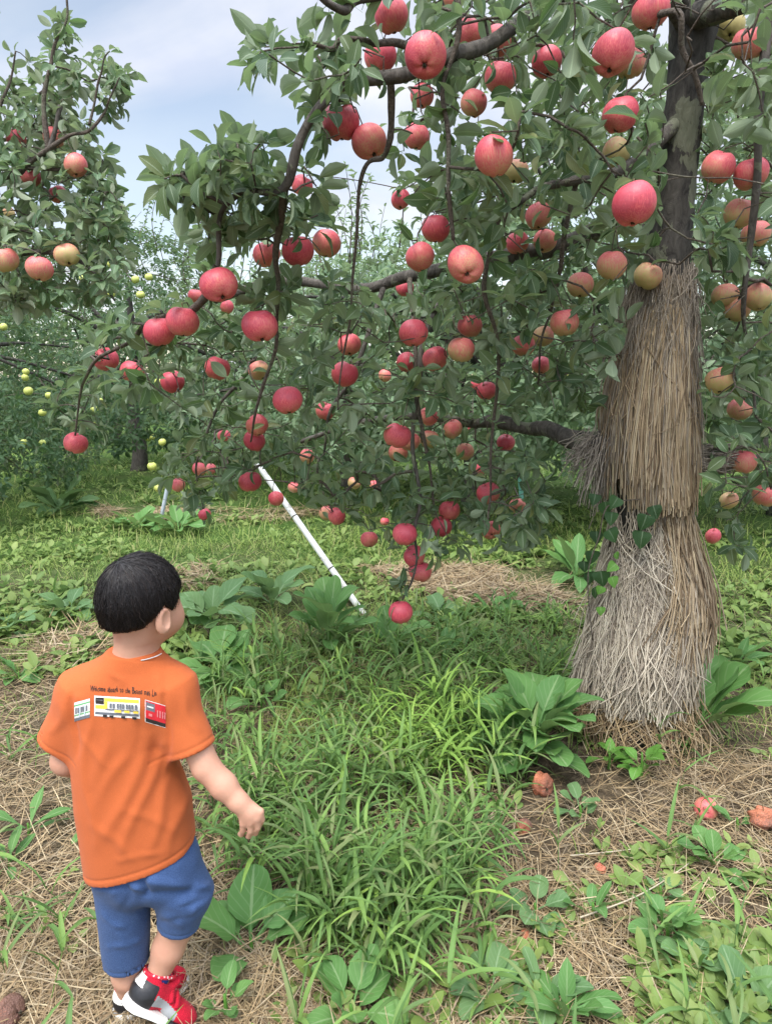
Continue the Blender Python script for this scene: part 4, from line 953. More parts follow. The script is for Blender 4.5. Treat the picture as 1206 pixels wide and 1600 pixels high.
PA = [([(600, -40), (1240, -40), (1240, 420), (1100, 420), (1000, 430), (640, 420), (625, 260), (640, 150)], 430, dA),
      ([(640, 420), (1000, 430), (960, 600), (930, 650), (820, 640), (620, 640)], 150, dA),
      ([(1100, 420), (1240, 420), (1240, 800), (1110, 760), (1095, 560)], 110, lambda v: (v * 0 + 2.0, v * 0 + 2.9)),
      ([(620, 640), (800, 650), (850, 760), (840, 840), (770, 850), (700, 850), (600, 840), (520, 830), (450, 760), (430, 660)], 150, dC),
      ([(640, 840), (700, 850), (690, 910), (620, 930)], 5, lambda v: (v * 0 + 2.45, v * 0 + 2.6)),
      ([(390, 60), (520, 75), (600, 60), (600, 120), (520, 150), (400, 140)], 17, lambda v: (v * 0 + 1.35, v * 0 + 1.7)),
      ([(480, 150), (580, 150), (620, 230), (560, 250), (500, 230)], 9, lambda v: (v * 0 + 1.6, v * 0 + 1.9)),
      ([(240, 270), (300, 225), (360, 215), (450, 225), (500, 270), (520, 370), (480, 420), (420, 390), (300, 330)], 66, dB),
      ([(310, 340), (420, 380), (500, 400), (620, 480), (640, 640), (430, 660), (330, 640), (250, 560), (240, 490), (310, 440)], 104, dB),
      ([(130, 520), (250, 480), (300, 560), (290, 640), (140, 610)], 40, lambda v: (v * 0 + 2.0, v * 0 + 2.7)),
      ([(85, 610), (150, 600), (160, 690), (85, 690)], 8, lambda v: (v * 0 + 2.35, v * 0 + 2.6)),
      ([(290, 640), (430, 660), (450, 760), (390, 740), (350, 790), (290, 800), (260, 740)], 45, lambda v: (v * 0 + 2.6, v * 0 + 3.4)),
      ([(790, 690), (860, 715), (862, 830), (800, 850)], 20, lambda v: (v * 0 + 2.3, v * 0 + 2.8)),
      ([(365, 685), (430, 690), (440, 735), (375, 738)], 9, lambda v: (v * 0 + 2.6, v * 0 + 3.2)),
      ([(1110, 760), (1240, 740), (1240, 830), (1150, 870), (1110, 840)], 10, lambda v: (v * 0 + 2.4, v * 0 + 2.8))]
tops = hang_apples(APPLES, 'apples on the straw wrapped tree')
above = np.concatenate([sample_poly([(450, -420), (1300, -420), (1300, -60), (480, -60)], 90, lambda v: (v * 0 + 1.6, v * 0 + 3.2)), sample_poly([(1240, -60), (1500, -60), (1500, 800), (1240, 800)], 70, lambda v: (v * 0 + 2.0, v * 0 + 3.2))])
build_tree('gnarled apple tree full of red fruit with straw wrapped round its trunk', TRUNK, TR_R, LIMBS, PA, tops, M['leaf'], 0.083, above, clear_of_apples, G(1000, 1120))

# ---------------------------------------------------------------- the tree at the left edge
LT = [(-420, 1010, 3.1), (-410, 800, 3.1), (-380, 600, 3.1), (-330, 400, 3.1), (-280, 250, 3.1), (-260, 80, 3.1), (-250, -80, 3.1), (-240, -190, 3.1)]
LL = [([(-330, 400, 3.1), (-200, 330, 3.05), (-80, 300, 3.0), (0, 275, 2.95), (40, 262, 2.95), (75, 235, 2.95), (95, 165, 2.95)], .024, .008),
      ([(75, 235, 2.95), (70, 150, 2.95), (80, 90, 2.95), (98, 40, 2.95), (105, -10, 2.95)], .010, .004),
      ([(40, 262, 2.95), (100, 215, 2.9), (140, 195, 2.9), (165, 165, 2.9), (187, 120, 2.9)], .009, .003),
      ([(140, 195, 2.9), (150, 150, 2.9), (160, 95, 2.9), (172, 80, 2.9)], .005, .0025),
      ([(-80, 300, 3.0), (-20, 200, 3.0), (10, 140, 3.0), (25, 80, 3.0)], .010, .003),
      ([(-280, 250, 3.1), (-150, 160, 3.1), (-60, 80, 3.1), (-20, -60, 3.1)], .018, .005),
      ([(-330, 400, 3.1), (-150, 420, 3.0), (0, 400, 2.9), (80, 390, 2.85), (150, 430, 2.85), (180, 470, 2.85)], .02, .004),
      ([(40, 262, 2.95), (110, 270, 2.95), (160, 290, 2.95), (195, 330, 2.95)], .008, .003)]
LP = [([(0, 130), (60, 80), (125, 95), (120, 160), (150, 200), (185, 250), (180, 320), (205, 400), (150, 470), (-20, 490), (-20, 160)], 330, lambda v: (v * 0 + 2.65, v * 0 + 3.25)),
      ([(150, 90), (200, 100), (195, 180), (160, 200)], 16, lambda v: (v * 0 + 2.8, v * 0 + 2.95)), ([(85, 30), (115, 30), (112, 95), (80, 90)], 7, lambda v: (v * 0 + 2.9, v * 0 + 2.97)),
      ([(-430, -220), (-20, -160), (-20, 500), (-430, 500)], 240, lambda v: (v * 0 + 2.6, v * 0 + 3.6))]
ltops = hang_apples(LAPPLES, 'apples on the left edge tree')
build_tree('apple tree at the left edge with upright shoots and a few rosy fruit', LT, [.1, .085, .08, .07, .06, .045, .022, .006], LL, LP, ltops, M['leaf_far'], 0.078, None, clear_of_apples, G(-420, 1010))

# ---------------------------------------------------------------- trees of the rows behind
LEAF2 = [(0, 0.05), (0.18, 0.06), (0.36, 0.72), (0.6, 1.0), (0.85, 0.55), (1, 0.02)]
def crown_tree(h, r, zb, nros, Lm, leafmat, shoots=34):
    """a crown of rosettes carried on limbs and upright shoots; returns trunk, limb, twig and leaf meshes"""
    tk = MB(); pts = smooth_path([(0, 0, -0.05), (0.03, 0.02, 0.4), (-0.04, 0.03, 0.9), (0.05, -0.02, h * 0.5), (0.02, 0.03, h * 0.75)], 18); tube(tk, pts, np.linspace(0.13, 0.035, 18), 12, bump=0.15)
    sk = Skel(); lm = MB()
    for i in range(11):
        a = i * 2.399 + rng.random(); z0 = rng.uniform(0.7, h * 0.6); e = (r * rng.uniform(0.6, 0.92)); z1 = zb + 0.25 + rng.random() * (h * 0.72 - zb)
        pp = smooth_path([(0.02, 0.01, z0), (e * 0.45 * math.cos(a), e * 0.45 * math.sin(a), (z0 + z1) / 2 + 0.25), (e * math.cos(a + 0.25), e * math.sin(a + 0.25), z1)], 14); sk.path(pp); tube(lm, pp, np.linspace(0.045, 0.012, 14), 7, bump=0.15)
    T = []
    while len(T) < nros:
        a_ = rng.random() * 6.283; t_ = rng.random() ** 0.9 if rng.random() < 0.7 else rng.random() * 0.28; q = math.sqrt(rng.uniform(0.12, 1)) * r * math.sqrt(max(0, 1 - (max(0, t_ - 0.3) / 0.7) ** 2.2)) * (0.78 + 0.22 * min(1, t_ / 0.2)); p = np.array([q * math.cos(a_), q * math.sin(a_), zb + (h - zb) * 0.94 * t_])
        if vnoise(p[0] * 1.0 + p[2] * 1.7, p[1] + p[2] * 0.6, 1.9) + rng.normal(0, 0.08) > 0.30: T.append(p)
    T = np.array(T); sub = T[rng.choice(len(T), 170, replace=False)]; sk.grow(sub); tw = sk.twigs(0.002, 0.001, 0.01)
    D_ = nrm(np.stack([T[:, 0] / r, T[:, 1] / r, (T[:, 2] - h * 0.4) / h + 0.5], 1) + rng.normal(0, 0.35, T.shape)); lf = MB()
    lf.add(*rosettes(T, D_, Lm, k=(6, 10), nw=2, prof=LEAF2))
    for i in range(shoots):                                       # upright one year shoots
        a = rng.random() * 6.28; q = r * math.sqrt(rng.random()) * 0.95; z0 = zb + (h - zb) * (0.5 + 0.36 * math.sqrt(max(0, 1 - (q / r) ** 2))); L = rng.uniform(0.35, 0.85)
        pp = smooth_path([(q * math.cos(a), q * math.sin(a), z0), (q * math.cos(a) + rng.normal(0, .06), q * math.sin(a) + rng.normal(0, .06), z0 + L * 0.5), (q * math.cos(a) * 1.05 + rng.normal(0, .12), q * math.sin(a) * 1.05 + rng.normal(0, .12), z0 + L)], 9); tube(tw, pp, np.linspace(0.007, 0.002, 9), 4)
        m = int(L * 34); f = rng.random(m); b = np.stack([np.interp(f, np.linspace(0, 1, 9), pp[:, c]) for c in range(3)], 1); az = np.arange(m) * 2.4; el = rng.uniform(0.1, 1.1, m)
        lf.add(*leaf_geo(b, np.stack([np.cos(az) * np.cos(el), np.sin(az) * np.cos(el), np.sin(el)], 1), np.stack([-np.cos(az) * np.sin(el), -np.sin(az) * np.sin(el), np.cos(el)], 1), Lm * rng.uniform(0.6, 1.1, m), Lm * 0.42 * rng.uniform(0.8, 1.1, m), rng.uniform(0.1, 1.2, m), 0.5, LEAF2, 2))
    return tk.mesh('trunk', M['bark_far']), lm.mesh('limbs', M['bark_far']), tw.mesh('twigs', M['twig']), lf.mesh('crown', leafmat)
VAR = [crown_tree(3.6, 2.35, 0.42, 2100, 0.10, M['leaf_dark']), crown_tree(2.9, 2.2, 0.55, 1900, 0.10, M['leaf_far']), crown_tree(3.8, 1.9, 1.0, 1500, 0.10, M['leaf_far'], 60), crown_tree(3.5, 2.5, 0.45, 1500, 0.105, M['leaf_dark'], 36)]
ROWS = [(-3.75, 10.3, 0, 1.0, 0.0, 'dark green apple tree with yellow fruit behind the boy\'s head'), (-4.55, 6.7, 0, 0.76, 1.3, 'dark tree at far left whose leaves hang down to the grass'),
        (-0.45, 8.6, 1, 1.0, 2.0, 'pale leaved tree seen through the middle of the red fruited crown'), (0.95, 7.4, 1, 1.06, 0.5, 'silvery leaved tree behind the drooping apple stack'),
        (2.25, 6.4, 2, 1.0, 0.0, 'light green tall tree behind the bare upper trunk'), (4.0, 6.8, 2, 0.98, 2.2, 'light green tree behind the right side of the straw wrap'),
        (-1.9, 12.6, 1, 1.1, 4.0, 'pale tree in the second row under the sky gap'),
        (-9.2, 14.5, 3, 1.0, 0.3, 'dark tree second row, furthest to the left'), (-6.0, 15.2, 3, 1.05, 1.1, 'dark tree second row behind the yellow fruited one'), (0.9, 14.2, 3, 1.0, 3.2, 'dark tree second row behind the silvery leaved tree'),
        (4.3, 14.6, 3, 1.05, 5.0, 'dark tree second row behind the low mossy limb'), (7.6, 13.8, 3, 1.0, 2.6, 'dark tree second row at the right edge'),
        (-11.0, 22, 3, 1.1, 0.9, 'distant tree third row far left'), (-6.4, 22.5, 3, 1.15, 2.9, 'distant tree third row left of the sky gap'), (-2.2, 21.5, 3, 1.1, 4.4, 'distant tree third row in the sky gap'), (2.4, 22.4, 3, 1.15, 1.9, 'distant tree third row centre'), (7.2, 22, 3, 1.1, 5.6, 'distant tree third row right of the trunk'), (12.0, 21.5, 3, 1.12, 3.7, 'distant tree third row far right')]
for (x, y, k, s, rz, label) in ROWS:
    o = empty('apple_tree', (x, y, 0), label, 'tree', 'apple trees'); o.scale = (s, s, s); o.rotation_euler = (0, 0, rz)
    for nm, me in zip(('trunk', 'limbs', 'twig_sprays', 'crown'), VAR[k]):
        c = bpy.data.objects.new(nm, me); COL.objects.link(c); c.parent = o
def crown_hit(u, v):
    d = ray(u, v); best = None
    for (x, y, k, s, rz, l) in ROWS[:7]:
        h, r, zb = ((3.6, 2.35, 0.42), (2.9, 2.2, 0.55), (3.8, 1.9, 1.0), (3.5, 2.5, 0.45))[k]
        c = np.array([x, y, (zb + (h - zb) * 0.46) * s]); R = np.array([r, r, (h - zb) * 0.46]) * s * 0.97; o = (CAM - c) / R; e = d / R
        A, B, C_ = e @ e, o @ e, o @ o - 1; q = B * B - A * C_
        if q > 0:
            t = (-B - math.sqrt(q)) / A
            if t > 0 and (best is None or t < best): best = t
    return best or 7.2
for (u, v, px, label) in GAPPLES:
    t = crown_hit(u, v); c = D(u, v, t); dia = float(np.clip(px * t / F, 0.06, 0.092))
    set_apple(c, dia, nrm(np.array([rng.normal(0, .2), rng.normal(0, .2), 1])), label, 'yellow apples on the trees behind', 0.1, YM[rng.integers(0, 2)], name='yellow_apple')

# ---------------------------------------------------------------- fallen fruit
FALL = [(1103, 1258, 34, .42, 'hollow', 'pink orange fallen apple lying on the straw with its hollow turned up'), (1192, 1273, 40, .3, 'rot', 'rotten brown red fallen apple at the right edge'), (847, 1226, 34, .45, 'rot', 'cracked rusty fallen apple under the biggest dock clump'),
        (818, 1290, 24, .15, 'rot', 'dark brown fallen apple in the edge of the tall grass'), (1038, 1150, 26, .85, 'apple', 'half hidden red fallen apple under the large dock right of the trunk'), (424, 1408, 27, .25, 'rot', 'brown fallen apple beside the round leaved dock near the boy'),
        (14, 1584, 50, .2, 'rot', 'large rotten orange brown fallen apple in the lower left corner'), (938, 1350, 17, .6, 'rot', 'tiny orange fallen apple beside a short tan stalk'), (821, 1452, 16, .35, 'rot', 'small sunken reddish fallen apple on the straw near the bluish weed'), (636, 1410, 17, .1, 'rot', 'nearly black fallen apple deep in the tall grass')]
RM = [m.copy() for m in AM]
for m in RM:
    m.materials[0] = M['apple_rot']; co = np.zeros(len(m.vertices) * 3); m.vertices.foreach_get('co', co); co = co.reshape(-1, 3)
    w = vnoise(co[:, 0] + co[:, 2], co[:, 1] - co[:, 2], 2.2) - 0.5; co *= (1 + 0.34 * w)[:, None]; co[:, 2] *= 0.82; m.vertices.foreach_set('co', co.ravel()); m.update()
for (u, v, px, ripe, kind, label) in FALL:
    g = G(u, v); d = proj(g)[2]; dia = float(np.clip(px * d / F, 0.03, 0.085)); g = G(u, v, dia * 0.42); z = float(gz(g[0], g[1]))
    me = AM[2] if kind == 'hollow' else RM[rng.integers(0, 4)] if kind == 'rot' else AM[1]
    ax = (-0.42, -0.75, 0.15) if kind == 'hollow' else nrm(rng.normal(0, 1, 3)); o = set_apple((g[0], g[1], dia * 0.4 + z), dia, ax, label, 'fallen apples', ripe, me, name='fallen_apple', parts=kind != 'hollow')

# ================================================================ straw round the trunk
tp_ = clean_path(TRUNK, 200)
def axis_at(z):
    return np.stack([np.interp(z, tp_[:, 2], tp_[:, 0]), np.interp(z, tp_[:, 2], tp_[:, 1]), z], -1)
zv = lambda v, u=1010, Y=2.36: P(u, v, Y)[2]
def strands(n, zs, ze, r_of, az, rw=0.0016, jit=0.02, k=7, lift=0.0, sway=0.15):
    """n straws hanging down the trunk: start and end heights, radius profile, azimuth"""
    t = np.linspace(0, 1, k)[None]; z = zs[:, None] * (1 - t) + ze[:, None] * t; a = az[:, None] + rng.normal(0, sway, n)[:, None] * (t - 0.3) + rng.normal(0, 0.02, (n, k)); r = r_of(z, az[:, None]) + np.abs(rng.normal(0, jit, n))[:, None] * (0.35 + t) + rng.normal(0, 0.0035, (n, k)) + lift * t ** 2
    A = axis_at(z); return np.stack([A[..., 0] + r * np.sin(a), A[..., 1] - r * np.cos(a), z], -1), rw * rng.uniform(0.6, 1.3, n)[:, None] * np.linspace(1, 0.75, k)[None]
def straw_thing(name, label, sets, core=None, cat='straw wrap'):
    r = empty(name, axis_at(np.array(zv(800))), label, cat, 'straw tied on the apple tree')
    for nm, (pts, rr), mat in sets:
        mb = MB(); mb.add(*tubes_np(pts, rr, 4)); mb.build(nm, mat, r)
    if core:
        mb = MB(); tube(mb, *core, 20); mb.build('lining', M['straw_core'], r)
    return r
z0, z1, z2, z3 = zv(425), zv(470), zv(600), zv(790)
rU = lambda z, a: np.interp(z, [z3 - 0.1, z3, z2 - 0.1, z2, z1, z0], [0.146, 0.144, 0.140, 0.128, 0.096, 0.084]) * (1 + 0.06 * np.sin(3 * a + 1) + 0.13 * (vnoise(a * 1.0 + 7, z * 2.0, 2.6) - 0.5))
n = 2600; az = rng.uniform(-np.pi, np.pi, n)
s1 = strands(n, rng.uniform(z1 - 0.08, z0, n), z3 + rng.uniform(-0.02, 0.16, n) + 0.05 * np.sin(az * 4) + 0.09 * (vnoise(az, az * 0, 3.0) - 0.5) + np.where(az < -0.35, 0.05, 0), rU, az, 0.0026, 0.011)
n = 700; az2 = np.concatenate([rng.normal(0.1, 0.55, n)]); s2 = strands(n, rng.uniform(z2 - 0.02, z1, n), z3 + rng.uniform(-0.035, 0.10, n), lambda z, a: rU(z, a) + 0.008, az2, 0.0030, 0.010, sway=0.14)
n = 800; az = rng.uniform(-np.pi, np.pi, n); s3 = strands(n, rng.uniform(z0 - 0.06, z0 + 0.05, n), rng.uniform(z2, z1, n), lambda z, a: rU(z, a) + 0.004, az, 0.0012, 0.02, sway=0.5)
n = 70; az = rng.uniform(-1.3, 1.3, n); s6 = strands(n, rng.uniform(z2 - 0.1, z1, n), rng.uniform(z3 + 0.1, z2 - 0.1, n), lambda z, a: rU(z, a) + 0.016, az, 0.0022, 0.012, sway=0.8)
n = 260; az = np.concatenate([rng.normal(1.45, 0.35, n)]); s4 = strands(n, rng.uniform(z2, z0 + 0.03, n), rng.uniform(z3 + 0.1, z2, n), lambda z, a: rU(z, a) + 0.012, az, 0.0012, 0.016, sway=0.4)
zz = np.linspace(z3 + 0.06, z0, 12); straw_thing('straw_skirt', 'long brown straw skirt tied round the upper trunk, thatched downward', [('thatch', (s1[0][:1750], s1[1][:1750]), M['straw_warm']), ('aged_thatch', (s1[0][1750:], s1[1][1750:]), M['straw_old']), ('outer_thatch', s2, M['straw_warm']), ('loose_wisps', s3, M['straw_old']), ('side_wisps', s4, M['straw_old']), ('crossed_straws', s6, M['straw_warm'])], (axis_at(zz), np.interp(zz, [z3, z2, z1, z0], [0.122, 0.112, 0.092, 0.084])))
# lower skirt
zl0, zl1, zl2, zl3 = zv(785), zv(890), zv(1000), max(0.03, zv(1116, 1010, 2.31))
rL = lambda z, a: np.interp(z, [zl3 - .1, zl3, zl2, zl1, zl0], [0.205, 0.198, 0.184, 0.150, 0.112]) + np.where(np.sin(a) > 0.2, 0.012, 0.0) * np.interp(z, [zl3, zl1, zl0], [0.3, 1.5, 1]) + 0.035 * (vnoise(a + 3, z * 2.0, 2.4) - 0.5)
n = 3000; az = rng.uniform(-np.pi, np.pi, n); left = (az > -1.9) & (az < -0.15)
zs = np.where(left, rng.uniform(zl1 - 0.10, zl1 + 0.05, n), rng.uniform(zl1, zl0 + 0.02, n)); ze = np.where((az > 0.2) & (az < 2.0), zl2 - rng.uniform(-0.02, 0.11, n), zl3 + rng.uniform(-0.02, 0.09, n)); l1 = strands(n, zs, ze, rL, az, 0.0026, 0.013, sway=0.3)
n = 700; az = rng.uniform(-1.4, 0.5, n); l2 = strands(n, rng.uniform(zl2 - 0.03, zl1 + 0.02, n), zl3 + rng.uniform(-0.03, 0.12, n), lambda z, a: rL(z, a) + 0.01, az, 0.0027, 0.02, sway=0.5)
n = 420; az = rng.uniform(0.15, 1.5, n); l3 = strands(n, rng.uniform(zl1 + 0.05, zl0 + 0.03, n), zl2 + rng.uniform(-0.10, 0.1, n), lambda z, a: rL(z, a) + 0.012, az, 0.0028, 0.018, sway=0.35)
n = 130; az = rng.uniform(-1.3, 0.2, n); l4 = strands(n, rng.uniform(zl1, zl0, n), rng.uniform(zl2, zl1, n), lambda z, a: rL(z, a) + 0.008, az + 0.0, 0.0019, 0.02, sway=0.9)
n = 420; az = rng.uniform(-2.2, 2.2, n); l5 = strands(n, zl3 + rng.uniform(0.0, 0.16, n), rng.uniform(-0.005, 0.07, n), lambda z, a: np.interp(z, [0, zl3], [0.235, 0.185]), az, 0.0022, 0.03, sway=0.8)
zz = np.linspace(zl3 + 0.02, zl0, 12); zq = np.linspace(zl3 + 0.02, zl1 - 0.02, 10)
straw_thing('straw_skirt', 'grey frayed straw skirt flaring round the foot of the trunk', [('thatch', l1, M['straw_grey']), ('outer_thatch', l2, M['straw_grey']), ('brown_thatch', l3, M['straw_warm']), ('crossed_straws', l4, M['straw_grey']), ('fallen_straws', l5, M['litter'])], (axis_at(zq), np.interp(zq, [zl3, zl2, zl1], [0.178, 0.163, 0.122])))
# tuft under the low limb and bundle round the stub
def free_strands(n, starts, ends, rw, sag=0.03, jit=0.01, k=6):
    t = np.linspace(0, 1, k)[None, :, None]; p = starts[:, None] * (1 - t) + ends[:, None] * t; p = p + rng.normal(0, 0.003, p.shape); p[..., 2] -= sag * np.sin(np.pi * t[..., 0]) * rng.uniform(-1, 1, n)[:, None]; return p, rw * rng.uniform(0.6, 1.3, n)[:, None] * np.ones((1, k))
n = 210; f = rng.random(n); st = np.array([P(u, 690, 2.5) for u in 952 - 34 * f]) + np.stack([rng.normal(0, .006, n), rng.normal(0.02, .035, n), rng.normal(0.02, .015, n)], 1); en = st + np.stack([rng.normal(-0.015, 0.03, n) - 0.05 * f * rng.random(n), rng.normal(0, .03, n), -rng.uniform(0.08, 0.36, n) * (1 - 0.6 * f)], 1); t1 = free_strands(n, st, en, 0.0014)
n = 70; st = np.array([P(922, 700, 2.5)] * n) + rng.normal(0, 0.02, (n, 3)); en = st + np.stack([-rng.uniform(0.02, 0.085, n), rng.normal(0, .03, n), rng.normal(-0.03, .03, n)], 1); t2 = free_strands(n, st, en, 0.0011)
straw_thing('straw_tuft', 'ragged grey straw tuft hanging under the low mossy limb', [('hanging_straws', t1, M['straw_old']), ('stray_straws', t2, M['straw_old'])])
n = 320; a = rng.uniform(0, 6.28, n); bx = np.stack([np.zeros(n), 0.055 * np.cos(a), 0.045 * np.sin(a)], 1); st = P(1072, 718, 2.5) + bx + np.stack([rng.uniform(0, .03, n), np.zeros(n), rng.normal(0, .006, n)], 1); en = P(1140, 716, 2.55) + bx * 0.8 + np.stack([rng.uniform(-.08, .03, n), np.zeros(n), rng.normal(0, .012, n)], 1)
straw_thing('straw_bundle', 'bundle of grey straw wrapped round the short limb right of the trunk', [('wrapped_straws', free_strands(n, st, en, 0.0016, 0.012), M['straw_old'])])
# ivy on the lower trunk
def ivy():
    r = empty('ivy', P(960, 900, 2.32), 'dark ivy climbing the lower trunk beside the frayed straw skirt', 'ivy'); spots_ = [(1010, 812, .05), (1004, 838, .052), (950, 835, .045), (932, 838, .04), (925, 868, .045), (918, 902, .04), (938, 900, .05), (930, 780, .035), (945, 792, .045), (965, 785, .04), (1020, 798, .04), (928, 925, .04), (956, 808, .04), (912, 885, .035)]
    b = np.array([P(u, v - 8, 2.30 + 0.0022 * max(0, 985 - u) * 0.6) for u, v, s in spots_]); m = len(b); S = np.array([s for *_, s in spots_]) * 1.25
    H_ = [(0, 0.05), (0.02, 0.75), (0.15, 1.0), (0.4, 0.9), (0.7, 0.5), (1, 0.03)]; mb = MB(); mb.add(*leaf_geo(b, np.stack([rng.normal(0, .4, m), rng.normal(-.2, .2, m), -np.ones(m)], 1), np.stack([rng.normal(-.2, .4, m), -np.ones(m), rng.uniform(0, .6, m)], 1), S, S * 1.05, 0.5, 0.2, H_, 4, 0.05)); mb.build('leaves', M['ivy'], r)
    s2 = [(962, 885, .035), (955, 905, .036), (940, 920, .03), (960, 868, .025), (938, 952, .028)]; b = np.array([P(u, v - 4, 2.29) for u, v, s in s2]); mb = MB(); mb.add(*leaf_geo(b, np.stack([rng.normal(0, .5, 5), rng.normal(-.3, .2, 5), -np.ones(5)], 1), np.stack([rng.normal(0, .4, 5), -np.ones(5), np.full(5, .6)], 1), np.array([s for *_, s in s2]) * 1.2, np.array([s for *_, s in s2]) * 1.2, 0.5, 0.2, H_, 4)); mb.build('young_leaves', M['vine'], r)
    mb = MB(); 
    for q in ([(925, 1000), (918, 900), (935, 840), (950, 790), (1000, 780)], [(945, 960), (958, 900), (962, 860), (1003, 830), (1012, 800)]): tube(mb, smooth_path([P(u, v, 2.33) for u, v in q], 24), 0.0022, 5)
    mb.build('stem', M['twig'], r)
ivy()

# ================================================================ the boy
YB = 1.235
def skin_material():
    t = NT('skin'); co = t.coord(); a = t.noise(14, 4, 0.6, co); b = t.noise(160, 3, 0.6, co)
    c = t.ramp(a, [(0.3, (0.44, 0.225, 0.155)), (0.6, (0.50, 0.285, 0.20)), (0.8, (0.53, 0.32, 0.23))]); c = t.mix(t.math('MULTIPLY', b, 0.18), c, (0.40, 0.19, 0.13)); t.base(c, 0.58, 0.3); t.bump(b, 0.25, 0.0015); return t.m
M['skin'] = skin_material()
M['skin'].node_tree.nodes['Principled BSDF'].inputs['Subsurface Weight'].default_value = 0.06
M['skin'].node_tree.nodes['Principled BSDF'].inputs['Subsurface Radius'].default_value = (0.012, 0.005, 0.003)
def cloth(name, c, s=900, var=0.10, heather=None):
    t = NT(name); n = t.noise(s, 2, 0.5, t.coord()); n2 = t.noise(9, 4, 0.6, t.coord()); w = t.n('ShaderNodeTexWave'); w.inputs['Scale'].default_value = 320; w.inputs['Distortion'].default_value = 1.5; t.l(t.coord(), w.inputs['Vector'])
    k = t.ramp(n, [(0.35, tuple(x * (1 - var) for x in c)), (0.68, heather or tuple(min(1, x * (1 + var)) for x in c))]); k = t.mix(t.math('MULTIPLY', n2, 0.22), k, tuple(x * 0.72 for x in c))
    t.base(k, 0.88, 0.15); t.p.inputs['Sheen Weight'].default_value = 0.06; t.bump(t.math('ADD', n, w.outputs['Fac']), 0.22, 0.0012); return t.m
M['orange'] = cloth('orange_jersey', (0.45, 0.108, 0.033)); M['blue'] = cloth('blue_sweat_cloth', (0.034, 0.070, 0.180), 700, 0.22, (0.06, 0.108, 0.24)); M['white_cloth'] = plain('white_cotton', (0.5, 0.48, 0.47), 0.9)
M['sock'] = cloth('blue_sock', (0.02, 0.04, 0.22))
M['red_shoe'] = cloth('red_mesh', (0.42, 0.010, 0.028), 500, 0.3); M['black_shoe'] = plain('black_synthetic', (0.014, 0.014, 0.017), 0.42, 0.2, 80, 0.2); M['grey_shoe'] = plain('silver_panel', (0.24, 0.25, 0.26), 0.4, 0.1); M['white_rubber'] = plain('white_rubber', (0.72, 0.70, 0.66), 0.55, 0.10, 30)
def hair_material():
    t = NT('black_hair'); g = t.n('ShaderNodeNewGeometry'); c = t.ramp(g.outputs['Random Per Island'], [(0, (0.006, 0.005, 0.006)), (0.8, (0.014, 0.011, 0.011)), (1, (0.028, 0.020, 0.018))]); t.base(c, 0.42, 0.4); return t.m
M['hair'] = hair_material(); M['scalp'] = plain('scalp_hair', (0.010, 0.009, 0.009), 0.5)

boy = empty('person', (BOY[0], BOY[1], 0.0), 'small boy in orange T-shirt, blue shorts and red shoes, walking with his back turned', 'person')
# head frame
HC = P(222, 934, YB + 0.01); HA = rad(60)
hF = np.array([math.cos(HA), math.sin(HA), -0.10]); hF /= np.linalg.norm(hF); hR = nrm(np.cross(hF, [0, 0, 1.0])); hU = np.cross(hR, hF); HR = np.array([hF, hR, hU])
hp = lambda f, r, u: HC + hF * f + hR * r + hU * u
bf = Field((-0.72, 0.95, -0.02), (-0.14, 1.62, 1.10), 0.0027)
bf.ellipsoid(hp(-0.006, 0, 0.008), HR, (0.0715, 0.0615, 0.0695), 0)
bf.ellipsoid(hp(0.026, 0, -0.036), HR, (0.050, 0.053, 0.056), 0.03)
bf.ellipsoid(hp(0.055, 0, -0.070), HR, (0.020, 0.022, 0.018), 0.025)
for s in (-1, 1):
    bf.ellipsoid(hp(0.046, s * 0.030, -0.044), HR, (0.024, 0.022, 0.024), 0.02)
    eR = nrm(hR * s + hF * -0.35); eF = nrm(hF - eR * hF.dot(eR)); eU = np.cross(eR, eF) * (1 if np.cross(eR, eF)[2] > 0 else -1); ER = np.array([eF, eR, eU])
    bf.ellipsoid(hp(-0.006, s * 0.0635, -0.032) + eR * 0.004, ER, (0.0165, 0.0065, 0.0255), 0.004)
    bf.ellipsoid(hp(-0.004, s * 0.061, -0.051), ER, (0.008, 0.007, 0.009), 0.006)
    bf.ellipsoid(hp(-0.001, s * 0.069, -0.029) + eR * 0.004, ER, (0.0095, 0.005, 0.016), 0.004, 'cut')
    bf.ellipsoid(hp(0.074, s * 0.026, -0.010), HR, (0.012, 0.013, 0.008), 0.006, 'cut')
bf.capsule(hp(0.074, 0, -0.012), hp(0.084, 0, -0.032), 0.006, 0.009, 0.012)
bf.capsule(hp(0.076, -0.012, -0.055), hp(0.076, 0.012, -0.055), 0.006, 0.006, 0.006)
bf.capsule(hp(0.083, -0.012, -0.055), hp(0.083, 0.012, -0.055), 0.0025, 0.0025, 0.003, 'cut')
NK = P(211, 1036, YB)
bf.capsule(hp(-0.016, 0, -0.05), NK, 0.036, 0.039, 0.03)
bf.capsule(P(180, 1068, YB), P(236, 1070, YB), 0.040, 0.040, 0.05)
SL, SR, EL, CUFR, WR_ = P(136, 1082, YB), P(276, 1090, YB), P(102, 1180, 1.235), P(302, 1168, 1.215), P(372, 1252, 1.19); EL = P(104, 1188, 1.235)
bf.capsule(P(195, 1110, YB), P(220, 1335, YB), 0.062, 0.062, 0.03)
bf.capsule(P(160, 1090, YB), SL, 0.045, 0.034, 0.03); bf.capsule(P(245, 1090, YB), SR, 0.045, 0.034, 0.03)
bf.capsule(SL, EL, 0.032, 0.027, 0.015)
HLW = P(150, 1215, 1.39); bf.capsule(EL, HLW, 0.028, 0.019, 0.012)
ELR = P(322, 1198, 1.206)
